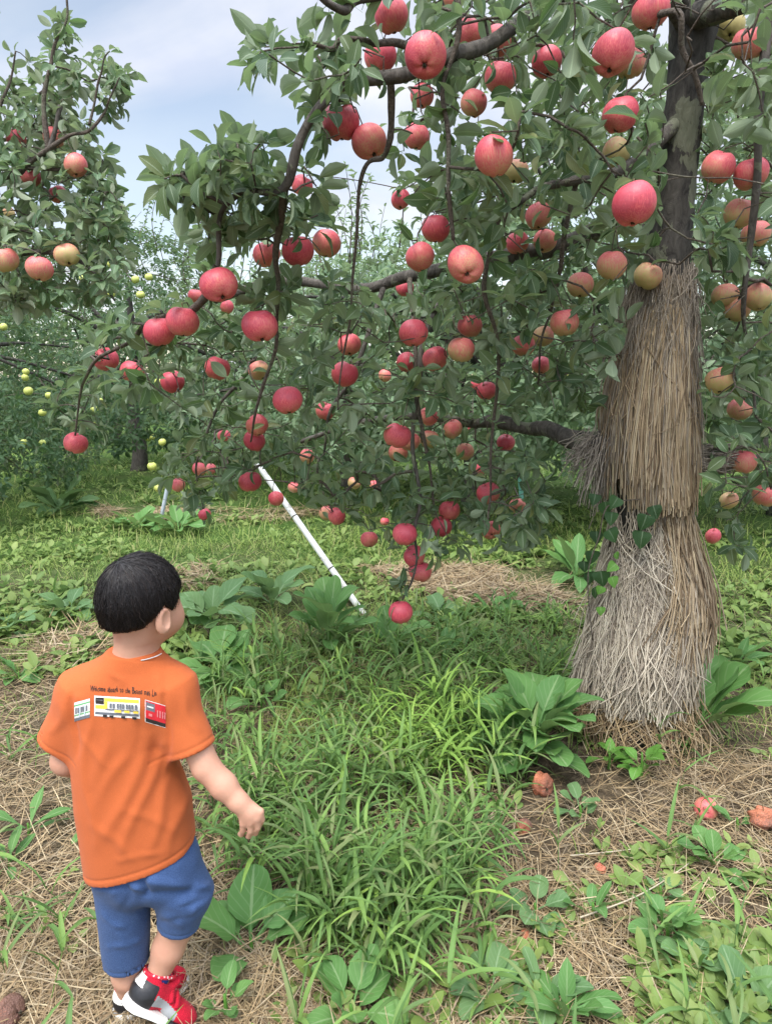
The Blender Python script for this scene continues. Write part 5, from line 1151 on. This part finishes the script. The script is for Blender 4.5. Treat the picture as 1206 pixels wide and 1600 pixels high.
bf.capsule(SR, ELR, 0.032, 0.0268, 0.015); bf.capsule(ELR, P(350, 1228, 1.197), 0.0268, 0.0245, 0.006); bf.capsule(P(350, 1228, 1.197), WR_, 0.0245, 0.0178, 0.012)
# right hand: palm and five bent fingers
KN = [(407, 1268, 1.187), (401, 1279, 1.182), (391, 1285, 1.180), (380, 1286, 1.183)]
bf.capsule(WR_, P(390, 1268, 1.190), 0.0185, 0.0185, 0.012)
for (u, v, y), l in zip(KN, (1.0, 1.1, 1.05, 0.85)):
    k0 = P(u, v, y); bf.capsule(P(381, 1263, 1.19), k0, 0.011, 0.0075, 0.008)
    k1 = P(u + (u - 392) * 0.10 + 1, v + 13 * l, y + 0.003); k2 = P(u + (u - 392) * 0.05 - 2, v + 21 * l, y + 0.013); k3 = P(u - 5, v + 20 * l, y + 0.027)
    bf.capsule(k0, k1, 0.0070, 0.0062, 0.002); bf.capsule(k1, k2, 0.0062, 0.0057, 0.001); bf.capsule(k2, k3, 0.0057, 0.005, 0.001)
tb = [P(384, 1258, 1.205), P(397, 1268, 1.222), P(401, 1280, 1.228), P(399, 1289, 1.226)]
for a, b, r0, r1 in zip(tb[:-1], tb[1:], (0.0105, 0.0082, 0.0072), (0.0082, 0.0072, 0.0058)): bf.capsule(a, b, r0, r1, 0.004)
# left hand, in front of him
ld = nrm(HLW - EL); bf.capsule(HLW, HLW + ld * 0.035, 0.0165, 0.016, 0.01); kr = nrm(np.cross(ld, [0, 0, 1.0]))
for i, l in enumerate((0.9, 1.05, 1.0, 0.8)):
    k0 = HLW + ld * 0.045 + kr * (i - 1.5) * 0.0125; k1 = k0 + ld * 0.019 * l + np.array([0, 0, -0.004]); k2 = k1 + ld * 0.010 * l + np.array([0, 0, -0.012]); bf.capsule(HLW + ld * 0.02, k0, 0.012, 0.0075, 0.006); bf.capsule(k0, k1, 0.0072, 0.0064, 0.002); bf.capsule(k1, k2, 0.0064, 0.0052, 0.002)
q = HLW + ld * 0.012 - kr * 0.014; bf.capsule(q, q + ld * 0.02 - kr * 0.013, 0.009, 0.0078, 0.004); bf.capsule(q + ld * 0.02 - kr * 0.013, q + ld * 0.036 - kr * 0.012 - np.array([0, 0, .006]), 0.0078, 0.0058, 0.003)
# legs
HL, HRt = P(188, 1372, YB), P(266, 1368, YB); KL, AL = P(197, 1480, 1.235), P(206, 1562, 1.262)
KR, AR = P(280, 1438, 1.245), P(246, 1526, 1.222)
bf.capsule(HL, KL, 0.044, 0.034, 0.02); bf.capsule(HRt, KR, 0.044, 0.036, 0.02); bf.capsule(P(208, 1345, YB), P(238, 1345, YB), 0.058, 0.058, 0.03)
bf.capsule(KL, P(200, 1520, 1.242), 0.034, 0.0318, 0.015); bf.capsule(P(200, 1520, 1.242), AL, 0.0318, 0.0235, 0.01)
cm_ = KR * 0.5 + AR * 0.5; bf.capsule(KR, cm_, 0.036, 0.0325, 0.015); bf.capsule(cm_, AR, 0.0325, 0.0228, 0.01)
LFd = nrm((G(286, 1541) - G(208, 1584)) * [1, 1, 0]); RTOE, RHEEL = P(291, 1594, 1.218), P(203, 1561, 1.195); RFd = nrm(RTOE - RHEEL)
bf.capsule(AL, AL + LFd * 0.035 + np.array([0, 0, -0.034]), 0.021, 0.013, 0.008); bf.capsule(AR, AR + RFd * 0.035 + np.array([0, 0, -0.034]), 0.020, 0.013, 0.008)
V, Q = bf.surface(); V = relax(V, Q, 2, 0.45)
mb = MB(); mb.add(V, Q); body = mb.build('body', M['skin'], boy); BVm, BQm = V, Q
# eyes and brows
for s in (-1, 1):
    mb = MB(); c = hp(0.0615, s * 0.0235, -0.011)
    th = np.linspace(0, np.pi, 9); ph = np.linspace(0, 2 * np.pi, 13)[:-1]; V = np.array([c + 0.0085 * (hF * math.cos(t) + (hR * math.cos(p) + hU * math.sin(p)) * math.sin(t)) for t in th for p in ph]); Q = [(i * 12 + j, i * 12 + (j + 1) % 12, (i + 1) * 12 + (j + 1) % 12, (i + 1) * 12 + j) for i in range(8) for j in range(12)]
    mb.add(V, Q, mi=[1 if i < 3 * 12 else 0 for i in range(96)]); mb.build('eye', [M['white_cloth'], M['black_shoe']], boy)

# --- hair: a cap over the skull and strands that run out from the whorl
WH = nrm(np.array([-0.50, -0.10, 0.86]))               # whorl, in the head's frame
rH = np.array([0.0785, 0.0675, 0.0765]); oH = np.array([-0.007, 0, 0.008])
def hairline(f, r):                                    # lowest u of the hair towards that side
    a = np.abs(np.arctan2(r, f)); return np.interp(a, [0, 0.7, 1.05, 1.35, 1.62, 1.85, 2.2, 2.6, 3.15], [0.028, 0.010, -0.012, -0.034, -0.006, -0.026, -0.046, -0.054, -0.056])
hf = Field(HC - 0.125, HC + 0.125, 0.0025)
def capfn(p):
    q = (p - HC) @ HR.T; f, r, u = q[..., 0], q[..., 1], q[..., 2]; e = (q - oH) / rH; a = np.linalg.norm(e, axis=-1); b = np.linalg.norm(e / rH, axis=-1); out = a * (a - 1) / np.maximum(b, 1e-6)
    low = np.interp(u, [-0.075, -0.015], [0.015, 0.0]); low = np.where(f < 0.02, low, 0)
    nk_ = np.linalg.norm((q - np.array([-0.026, 0, -0.036])) / np.array([0.047, 0.047, 0.055]), axis=-1); n2 = (nk_ - 1) * 0.046; o2 = out + low; hh = np.maximum(0.03 - np.abs(o2 - n2), 0) / 0.03; out = np.minimum(o2, n2) - hh * hh * 0.0075; low = 0
    cut = hairline(f, r) + 0.007 - u
    ear = np.linalg.norm((q - np.array([0.0, 0.0, -0.034])) / np.array([0.022, 0.3, 0.026]), axis=-1)
    return np.maximum(np.maximum(out + low, cut * 0.8), (1 - ear) * 0.02)
hf.op(capfn, HC - 0.12, HC + 0.12)
V, Q = hf.surface(); V = relax(V, Q, 3, 0.5); mb = MB(); mb.add(V, Q); hair = mb.build('hair', M['scalp'], boy); HVm, HQm = V, Q
e1 = nrm(np.cross(WH, [0.3, 1, 0.2])); e2 = np.cross(WH, e1)
n = 8500; k = 8; phi = rng.random(n) * 6.283; th0 = np.sqrt(rng.random(n)) * 2.3; ln = rng.uniform(0.3, 0.75, n); cl = vnoise(phi * 7, th0 * 6, 1.0) - 0.5; lift = rng.exponential(0.0017, n) + 0.005 * np.maximum(0, cl) + 0.006 * (rng.random(n) < 0.02); curl = 0.35 + 0.9 * cl + rng.normal(0, 0.07, n)
tt = np.linspace(0, 1, k); th = th0[:, None] + ln[:, None] * tt; ph = phi[:, None] + curl[:, None] * th * 0.5 + rng.normal(0, 0.02, (n, k)) + 0.10 * np.sin(phi * 9)[:, None] * tt
dv = np.cos(th)[..., None] * WH + np.sin(th)[..., None] * (np.cos(ph)[..., None] * e1 + np.sin(ph)[..., None] * e2)
bb = BVHTree.FromPolygons([Vector(p) for p in BVm], [tuple(int(i) for i in f) for f in BQm]); hb = BVHTree.FromPolygons([Vector(p) for p in HVm], [tuple(int(i) for i in f) for f in HQm]); q = np.zeros_like(dv); q0 = dv * rH + oH
for i in range(n):
    for j in range(k):
        dw = dv[i, j] @ HR; o_ = HC + oH @ HR
        h_ = hb.ray_cast(Vector(o_ + dw * 0.2), Vector(-dw), 0.2)[0] or bb.ray_cast(Vector(o_ + dw * 0.14), Vector(-dw), 0.14)[0]
        q[i, j] = (HR @ (np.array(h_) - HC)) if h_ is not None else q0[i, j] * 0.9
q += nrm(q - oH) * (0.0004 + lift[:, None] * (0.25 + 0.75 * tt) * 0.8 + 0.0006 * np.sin(phi * 13)[:, None])[..., None]
hl = hairline(q[..., 0], q[..., 1]) - rng.uniform(-0.005, 0.016, n)[:, None] - 0.006 * np.sin(phi * 17)[:, None]; ear = np.linalg.norm((q - [0, 0, -0.036]) / [0.020, 0.3, 0.026], axis=-1) < 1
bad = (q[..., 2] < hl) | ear; ok = np.where(bad.any(1), bad.argmax(1), k); sel = ok >= 3; q, ok = q[sel], ok[sel]
for i in range(1, k): q[:, i] = np.where((ok <= i)[:, None], q[:, i - 1] + (q[:, i] - q[:, i - 1]) * 0.02, q[:, i])
mb = MB(); mb.add(*tubes_np(HC + q @ HR, np.linspace(0.0008, 0.0002, k)[None], 3)); mb.build('strands', M['hair'], hair).location = (0, 0, 0)

# --- T-shirt
ROWSH = [(1016, 209, 44, 44), (1026, 208, 52, 48), (1038, 206, 66, 52), (1052, 205, 86, 57), (1066, 203, 92, 62), (1085, 198, 88, 68), (1110, 193, 81, 72), (1150, 189, 77, 75), (1200, 197, 85, 78), (1250, 209, 92, 82), (1300, 217, 92, 84), (1340, 221, 90, 86), (1385, 226, 89, 88)]
zR = np.array([P(r[1], r[0], YB)[2] for r in ROWSH])[::-1]; xR = np.array([P(r[1], r[0], YB)[0] for r in ROWSH])[::-1]; aR = 0.93 * np.array([r[2] / F * proj(P(r[1], r[0], YB))[2] for r in ROWSH])[::-1] ; bR = np.array([r[3] / 1000.0 for r in ROWSH])[::-1]
HEM_L, HEM_R = P(142, 1352, YB), P(306, 1316, YB)
hemz = lambda x: HEM_L[2] + (HEM_R[2] - HEM_L[2]) * (x - HEM_L[0]) / (HEM_R[0] - HEM_L[0])
sf = Field((-0.72, 1.05, 0.25), (-0.22, 1.42, 0.95), 0.003)
def torso(p):
    x, y, z = p[..., 0], p[..., 1], p[..., 2]; c = np.interp(z, zR, xR); a = np.interp(z, zR, aR); b = np.interp(z, zR, bR)
    X, Yy = (x - c), (y - YB); co_, si_ = math.cos(-0.12), math.sin(-0.12); X, Yy = X * co_ - Yy * si_, X * si_ + Yy * co_
    e = (np.abs(X / a) ** 2.4 + np.abs(Yy / b) ** 2.4) ** (1 / 2.4); d = (e - 1) * np.minimum(a, b) * 0.9
    return np.maximum(np.maximum(d, z - zR[-1] - 0.002), hemz(x) - z)
sf.op(torso, (-0.72, 1.05, 0.25), (-0.22, 1.42, 0.95))
CL_, CR_ = P(96, 1160, 1.235), P(302, 1172, 1.214)
sf.capsule(P(160, 1078, YB), P(134, 1078, YB), 0.050, 0.047, 0.03); sf.capsule(P(240, 1080, YB), P(268, 1080, YB), 0.050, 0.046, 0.03); sf.cone(P(136, 1076, YB), CL_, 0.045, 0.0455, 0.03); sf.cone(P(266, 1080, YB), CR_, 0.044, 0.046, 0.03)
dl, dr_ = nrm(CL_ - P(136, 1076, YB)), nrm(CR_ - P(266, 1080, YB))
sf.cone(CL_ - dl * 0.03, CL_ + dl * 0.02, 0.0405, 0.0415, 0.0, 'cut'); sf.cone(CR_ - dr_ * 0.03, CR_ + dr_ * 0.02, 0.0385, 0.0400, 0.0, 'cut')
NC = P(210, 1034, YB - 0.045) + np.array([0, 0.047, 0.0]); sf.capsule(NC + np.array([0, 0, 0.040]), NC + np.array([0, 0, 0.075]), 0.044, 0.052, 0.004, 'cut')
V, Q = sf.surface(); V = relax(V, Q, 4, 0.5)
def folds(V, Q, segs, hems):
    Nn = vnormals(V, Q); u, v, d = proj(V); back = Nn[:, 1] < 0.25; disp = np.zeros(len(V))
    for (u0, v0, u1, v1, w, amp) in segs:
        L2 = (u1 - u0) ** 2 + (v1 - v0) ** 2; t = np.clip(((u - u0) * (u1 - u0) + (v - v0) * (v1 - v0)) / L2, 0, 1); wob = 5 * np.sin(t * 5 + u0); dd = np.hypot(u - u0 - t * (u1 - u0) - wob, v - v0 - t * (v1 - v0))
        disp += np.where(back, amp * np.exp(-(dd / w) ** 2) * np.sin(np.pi * np.clip(t * 0.9 + 0.08, 0, 1)) ** 0.6, 0)
    disp += 0.0016 * (vnoise(V[:, 0] + V[:, 1], V[:, 2] - V[:, 0] * 0.6, 22) - 0.5) + 0.003 * (vnoise(V[:, 0] * 1.3 + V[:, 1] + 5, V[:, 2] * 0.8 - V[:, 0], 9) - 0.5)
    for h in hems: disp += h(V)
    return V + Nn * disp[:, None]
SF = [(u0, v0, u1, v1, w_, a_ * 0.8) for u0, v0, u1, v1, w_, a_ in [(252, 1165, 190, 1340, 9, .006), (238, 1150, 160, 1320, 10, .0055), (268, 1210, 232, 1330, 9, .005), (215, 1150, 150, 1260, 9, .004), (170, 1130, 150, 1240, 10, .0035), (290, 1240, 262, 1335, 9, .005), (262, 1080, 259, 1190, 5, -.007), (117, 1085, 116, 1185, 5, -.007), (180, 1045, 190, 1075, 7, .003), (225, 1120, 205, 1180, 8, -.003), (150, 1290, 215, 1345, 8, .0035), (200, 1265, 280, 1300, 8, .003), (285, 1090, 310, 1150, 8, .004), (100, 1100, 85, 1150, 8, .004), (240, 1050, 262, 1085, 8, .003), (130, 1200, 150, 1330, 7, .003), (140, 1120, 133, 1230, 6, .003), (185, 1345, 260, 1330, 6, .003), (120, 1150, 175, 1200, 6, .003), (255, 1180, 300, 1220, 6, .003)]]
def hem1(V):
    dz = V[:, 2] - hemz(V[:, 0]); return -0.0016 * np.exp(-((dz - 0.017) / 0.0028) ** 2) + 0.0005 * (dz < 0.016)
def hem2(V):
    o = np.zeros(len(V))
    for c, d in ((CL_, dl), (CR_, dr_)):
        t = (c - V) @ d; near = np.linalg.norm(V - c, axis=1) < 0.085; o += near * (-0.0014 * np.exp(-((t - 0.013) / 0.0025) ** 2))
    nk = np.linalg.norm(V - NC - [0, 0, 0.04], axis=1); return o - 0.0012 * np.exp(-((nk - 0.058) / 0.0022) ** 2)
V = folds(V, Q, SF, (hem1, hem2)); mb = MB(); mb.add(V, Q); shirt = mb.build('shirt', M['orange'], boy)
SV = V.copy(); SN = vnormals(V, Q)
bvh = BVHTree.FromPolygons([Vector(p) for p in V], [tuple(int(i) for i in q) for q in Q])
def on_shirt(uv, off):
    res = []
    for u, v in uv:
        d = Vector(ray(u, v)).normalized(); h, nn, i, t = bvh.ray_cast(Vector(CAM), d)
        if h is None: h, nn, i, t = bvh.find_nearest(Vector(P(u, v, YB - 0.08)))
        n = Vector(SN[[int(x) for x in Q[i]]].mean(0)).normalized(); res.append(tuple(h + n * off))
    return np.array(res)
# the hand drawn line of writing
fc = bpy.data.curves.new('glyph', 'FONT'); fo = bpy.data.objects.new('glyph', fc); COL.objects.link(fo); fc.resolution_u = 3
TXT = 'Welcome aboard to the Beams mini Lin'; mb = MB(); pen = 141.0; jr = np.random.default_rng(3)
for ch in TXT:
    if ch == ' ': pen += 2.6; continue
    fc.body = ch; dg = bpy.context.evaluated_depsgraph_get(); dg.update(); me = fo.evaluated_get(dg).to_mesh()
    co = np.array([v.co[:2] for v in me.vertices]); fs = [tuple(p.vertices) for p in me.polygons]; fo.evaluated_get(dg).to_mesh_clear()
    sz = 15 if ch in 'WBL' else 12; sx = sz * 0.44; w = (co[:, 0].max() - co[:, 0].min()) * sx; a = jr.normal(0, 0.10); x, y = (co[:, 0] - co[:, 0].min()) * sx, co[:, 1] * sz * jr.uniform(0.88, 1.1)
    bx = np.interp(pen, [141, 190, 240], [1079.5, 1081.5, 1087.5]) + jr.normal(0, 0.45)
    for gx, gy in ((0, 0), (0.28, 0.0), (0.12, 0.28)):                # a thick felt pen
        uv = np.stack([pen + x * math.cos(a) + y * math.sin(a) * 0.6 + gx, bx - y * math.cos(a) + x * math.sin(a) + gy], 1); Vp = on_shirt(uv, 0.0007 + gx * 0.0002); T = [(f[0], f[i], f[i + 1]) for f in fs for i in range(1, len(f) - 1)]; mb.add(Vp, None, T)
    pen += w + 0.75
bpy.data.objects.remove(fo); bpy.data.curves.remove(fc)
M['ink'] = plain('black_print', (0.02, 0.016, 0.014), 0.8)
mb.build('lettering', M['ink'], shirt).location = (0, 0, 0)
PC = [M['ink']] + [plain('print_' + n_, c, 0.8, 0.12, 150) for n_, c in (('white', (0.66, 0.66, 0.64)), ('yellow', (0.70, 0.50, 0.06)), ('grey', (0.12, 0.13, 0.15)), ('pale_blue', (0.45, 0.55, 0.62)), ('green', (0.12, 0.35, 0.14)), ('red', (0.55, 0.02, 0.03)), ('pink', (0.62, 0.2, 0.2)))]
def train(rects, x0, y0, sx, sy, shear, label):
    mb = MB()
    for r_i, (a, b, c, d, mi) in enumerate(rects):                    # a rectangle in the train's own 0..1 frame, cut into small cells to lie on the cloth
        nx, ny = max(1, int((c - a) * sx / 3)), max(1, int((d - b) * sy / 3)); X, Yv = np.meshgrid(np.linspace(a, c, nx + 1), np.linspace(b, d, ny + 1), indexing='ij')
        U = x0 + X * sx; W_ = y0 + Yv * sy + X * sx * shear; uv = np.stack([U.ravel(), W_.ravel()], 1) + jr.normal(0, 0.12, (U.size, 2))
        ii, jj = np.meshgrid(np.arange(nx), np.arange(ny), indexing='ij'); Qq = np.stack([ii * (ny + 1) + jj, ii * (ny + 1) + jj + 1, (ii + 1) * (ny + 1) + jj + 1, (ii + 1) * (ny + 1) + jj], -1); mb.add(on_shirt(uv, 0.0006 + 0.00012 * r_i), Qq.reshape(-1, 4), mi=mi)
    mb.build('train_print', PC, shirt, label=label).location = (0, 0, 0)
Yt = [(0, .02, 1, .98, 1), (.02, .78, .98, .90, 3), (.22, .10, .98, .27, 2), (.24, .03, .38, .10, 1), (.5, .02, .66, .10, 1), (.03, .10, .21, .40, 0), (.05, .20, .19, .23, 3), (.03, .45, .22, .62, 2), (.22, .27, .29, .62, 2), (.25, .60, .97, .66, 3)] + [(x, .33, x + .045, .56, 3) for x in (.34, .41, .50, .56, .62, .70, .76, .82, .90)] + [(.45, .62, .60, .74, 2), (.66, .62, .78, .72, 2), (.86, .62, .97, .72, 2)] + [(x, .88, x + .09, 1.0, 0) for x in (.2, .34, .6, .84)]
train(Yt, 148, 1086, 71, 33, 0.06, 'yellow and white train print')
Gt = [(0, 0.03, 1, .95, 1), (0, .16, 1, .24, 5), (0, .66, 1, .72, 5), (0, .82, 1, .98, 3)] + [(x, .32, x + .09, .60, 3) for x in (.08, .22, .42, .54, .76)] + [(.33, .28, .38, .8, 4), (.66, .28, .71, .8, 4)]
train(Gt, 117, 1097, 24, 31, -0.28, 'silver and green train print')
Rt = [(-.03, -.03, 1.0, 1.03, 1), (0, 0.0, 1, .84, 6), (0, .82, 1, 1.0, 0), (.03, .06, .46, .44, 3), (.08, .22, .4, .28, 1), (.16, .56, .34, .68, 7)] + [(x, .30, x + .06, .62, 7) for x in (.58, .70, .82, .92)]
train(Rt, 228, 1094, 31, 33, 0.30, 'red train print')
mb = MB(); a = np.linspace(0.25, 1.25, 24); pts = np.stack([NC[0] + 0.0425 * np.sin(a), NC[1] - 0.0425 * np.cos(a), np.full(24, NC[2] - 0.0005) + 0.003 * np.sin(a)], 1); tube(mb, pts, 0.0011, 6); mb.build('undershirt_neckline', M['white_cloth'], boy)

# --- shorts
pf = Field((-0.66, 1.05, 0.05), (-0.24, 1.42, 0.50), 0.003)
pf.capsule(P(202, 1338, YB), P(252, 1338, YB), 0.074, 0.075, 0.03); pf.capsule(P(215, 1358, YB), P(240, 1356, YB), 0.068, 0.068, 0.03); HEMl, HEMr = P(198, 1499, 1.238), P(279, 1444, 1.236)
pf.cone(P(190, 1352, YB), HEMl, 0.060, 0.0465, 0.015); pf.capsule(P(264, 1358, YB), P(289, 1392, 1.24), 0.066, 0.057, 0.015); pf.cone(P(288, 1388, 1.238), HEMr, 0.057, 0.043, 0.015)
d3, d4 = nrm(HEMl - P(190, 1352, YB)), nrm(HEMr - P(288, 1388, 1.238)); pf.cone(HEMl - d3 * 0.02, HEMl + d3 * 0.02, 0.0435, 0.0435, 0, 'cut'); pf.cone(HEMr - d4 * 0.02, HEMr + d4 * 0.02, 0.038, 0.038, 0, 'cut')
V, Q = pf.surface(); V = relax(V, Q, 3, 0.5)
PF = [(u0, v0, u1, v1, w_, a_ * 1.3) for u0, v0, u1, v1, w_, a_ in [(222, 1375, 300, 1385, 8, .006), (225, 1402, 310, 1392, 8, -.006), (230, 1372, 222, 1405, 6, -.008), (205, 1375, 225, 1400, 6, .005), (305, 1395, 328, 1378, 7, .006), (265, 1415, 318, 1400, 7, .004), (180, 1400, 220, 1440, 9, .003), (170, 1450, 215, 1490, 8, .002), (250, 1425, 290, 1450, 7, .003), (200, 1378, 196, 1420, 7, -.003), (160, 1430, 200, 1455, 5, .003), (175, 1480, 225, 1468, 5, .003), (150, 1390, 190, 1395, 6, .003), (290, 1430, 320, 1412, 5, .003), (262, 1440, 300, 1432, 5, -.003)]]
def hem3(V):
    o = np.zeros(len(V))
    for c, d, w in ((HEMl, d3, .07), (HEMr, d4, .07)):
        t = (c - V) @ d; near = np.linalg.norm(V - c - d * 0, axis=1) < w; o += near * (-0.0014 * np.exp(-((t - 0.012) / 0.0024) ** 2) + 0.0004 * (t < 0.011))
    return o
V = folds(V, Q, PF, (hem3,)); mb = MB(); mb.add(V, Q); mb.build('shorts', M['blue'], boy)

# --- shoes
def shoe(origin, fwd, up):
    fwd = nrm(fwd); up = nrm(np.array(up) - fwd * np.dot(up, fwd)); lf = np.cross(up, fwd); R = np.stack([fwd, lf, up])           # local x heel to toe, y to the left, z up
    loc = lambda V: origin + (np.asarray(V) * [1, 1.14, 1]) @ R
    f = Field((-0.012, -0.05, -0.005), (0.175, 0.05, 0.105), 0.0022); I = np.eye(3)
    f.ellipsoid((0.116, 0, 0.022), I, (0.043, 0.030, 0.021), 0); f.ellipsoid((0.034, 0, 0.036), I, (0.037, 0.030, 0.038), 0.012); f.capsule((0.045, 0, 0.050), (0.108, 0, 0.026), 0.025, 0.017, 0.015); f.cone((0.040, 0, 0.04), (0.030, 0, 0.078), 0.028, 0.027, 0.01); f.capsule((0.07, 0, 0.058), (0.080, 0, 0.072), 0.014, 0.010, 0.008)
    f.cone((0.042, 0, 0.058), (0.036, 0, 0.10), 0.0235, 0.026, 0.002, 'cut'); f.op(lambda p: p[..., 2] - 0.012, (-0.012, -0.05, -0.005), (0.175, 0.05, 0.02), 0, 'cut')
    V, Q = f.surface(); V = relax(V, Q, 2, 0.5); c = V[Q].mean(1); x, y, z = c.T; mi = np.zeros(len(Q), int)
    mi[(x < 0.046 - 0.1 * (z - 0.03)) & (z < 0.062)] = 1; mi[(x < 0.012) & (z > 0.046) & (z < 0.066)] = 3; mi[(x > 0.046) & (x < 0.104) & (z > 0.014) & (z < 0.048 - 0.32 * (x - 0.046)) & (np.abs(y) > 0.014)] = 2; mi[(x > 0.046) & (x < 0.072) & (z < 0.024)] = 0
    mb = MB(); mb.add(loc(V), Q, mi=mi); root = mb.build('shoe', [M['red_shoe'], M['black_shoe'], M['grey_shoe'], M['white_rubber']], boy)
    f = Field((-0.02, -0.05, -0.012), (0.18, 0.05, 0.045), 0.0022)
    def so(p):
        x, y, z = p[..., 0], p[..., 1], p[..., 2]; hw = np.interp(x, [-0.006, 0.004, 0.02, 0.06, 0.11, 0.14, 0.158, 0.166], [0.0, 0.02, 0.030, 0.029, 0.036, 0.032, 0.02, 0.0]); top = np.interp(x, [0, 0.05, 0.12, 0.165], [0.020, 0.016, 0.013, 0.015])
        return np.maximum(np.abs(y) - hw, np.abs(z - top / 2) - top / 2) * 0.9
    f.op(so, (-0.02, -0.05, -0.012), (0.18, 0.05, 0.045)); V, Q = f.surface(); V = relax(V, Q, 3, 0.5); c = V[Q].mean(1); mi = ((c[:, 0] > 0.092) & (c[:, 0] < 0.126)).astype(int); mi[c[:, 2] < 0.003] = 1
    mb = MB(); mb.add(loc(V), Q, mi=mi); mb.build('sole', [M['white_rubber'], M['black_shoe']], root).location = (0, 0, 0)
    a = np.linspace(0, 2 * np.pi, 25); rim = np.stack([0.036 + 0.029 * np.cos(a) + 0.006 * (np.cos(a) > 0.5), 0.0255 * np.sin(a), 0.076 + 0.006 * np.cos(a)], 1); mb = MB(); tube(mb, loc(rim), 0.0042, 8, cap=False); mb.build('collar', M['red_collar'], root).location = (0, 0, 0)
    mb = MB(); 
    for xx in (0.082, 0.098): a = np.linspace(-1.25, 1.25, 12); tube(mb, loc(np.stack([np.full(12, xx) - 0.004 * np.cos(a), 0.0285 * np.sin(a), np.interp(xx, [0.07, 0.12], [0.036, 0.021]) + 0.0225 * np.cos(a) + 0.002], 1)), 0.0052, 6)
    mb.build('strap', M['red_shoe'], root).location = (0, 0, 0)
def collar_mat():
    t = NT('red_dotted_collar'); v = t.n('ShaderNodeTexVoronoi'); v.inputs['Scale'].default_value = 140; t.l(t.coord(), v.inputs['Vector']); t.base(t.mix(t.math('LESS_THAN', v.outputs['Distance'], 0.28), (0.42, 0.012, 0.03), (0.6, 0.45, 0.45)), 0.7); return t.m
M['red_collar'] = collar_mat()
shoe(np.array([*(AL - LFd * 0.036)[:2], 0.004]), LFd, (0, 0, 1)); ru = nrm(np.array([-0.05, 0.34, 1.0])); ru = nrm(ru - RFd * ru.dot(RFd)); shoe(AR - RFd * 0.038 - ru * 0.066, RFd, ru)
for a, d in ((AL, (0, 0, 1)), (AR, nrm(KR - AR))):
    mb = MB(); d = np.array(d, float); tube(mb, smooth_path([a - d * 0.03, a - d * 0.01, a + d * 0.012], 8), 0.0262, 20); mb.build('sock', M['sock'], boy)
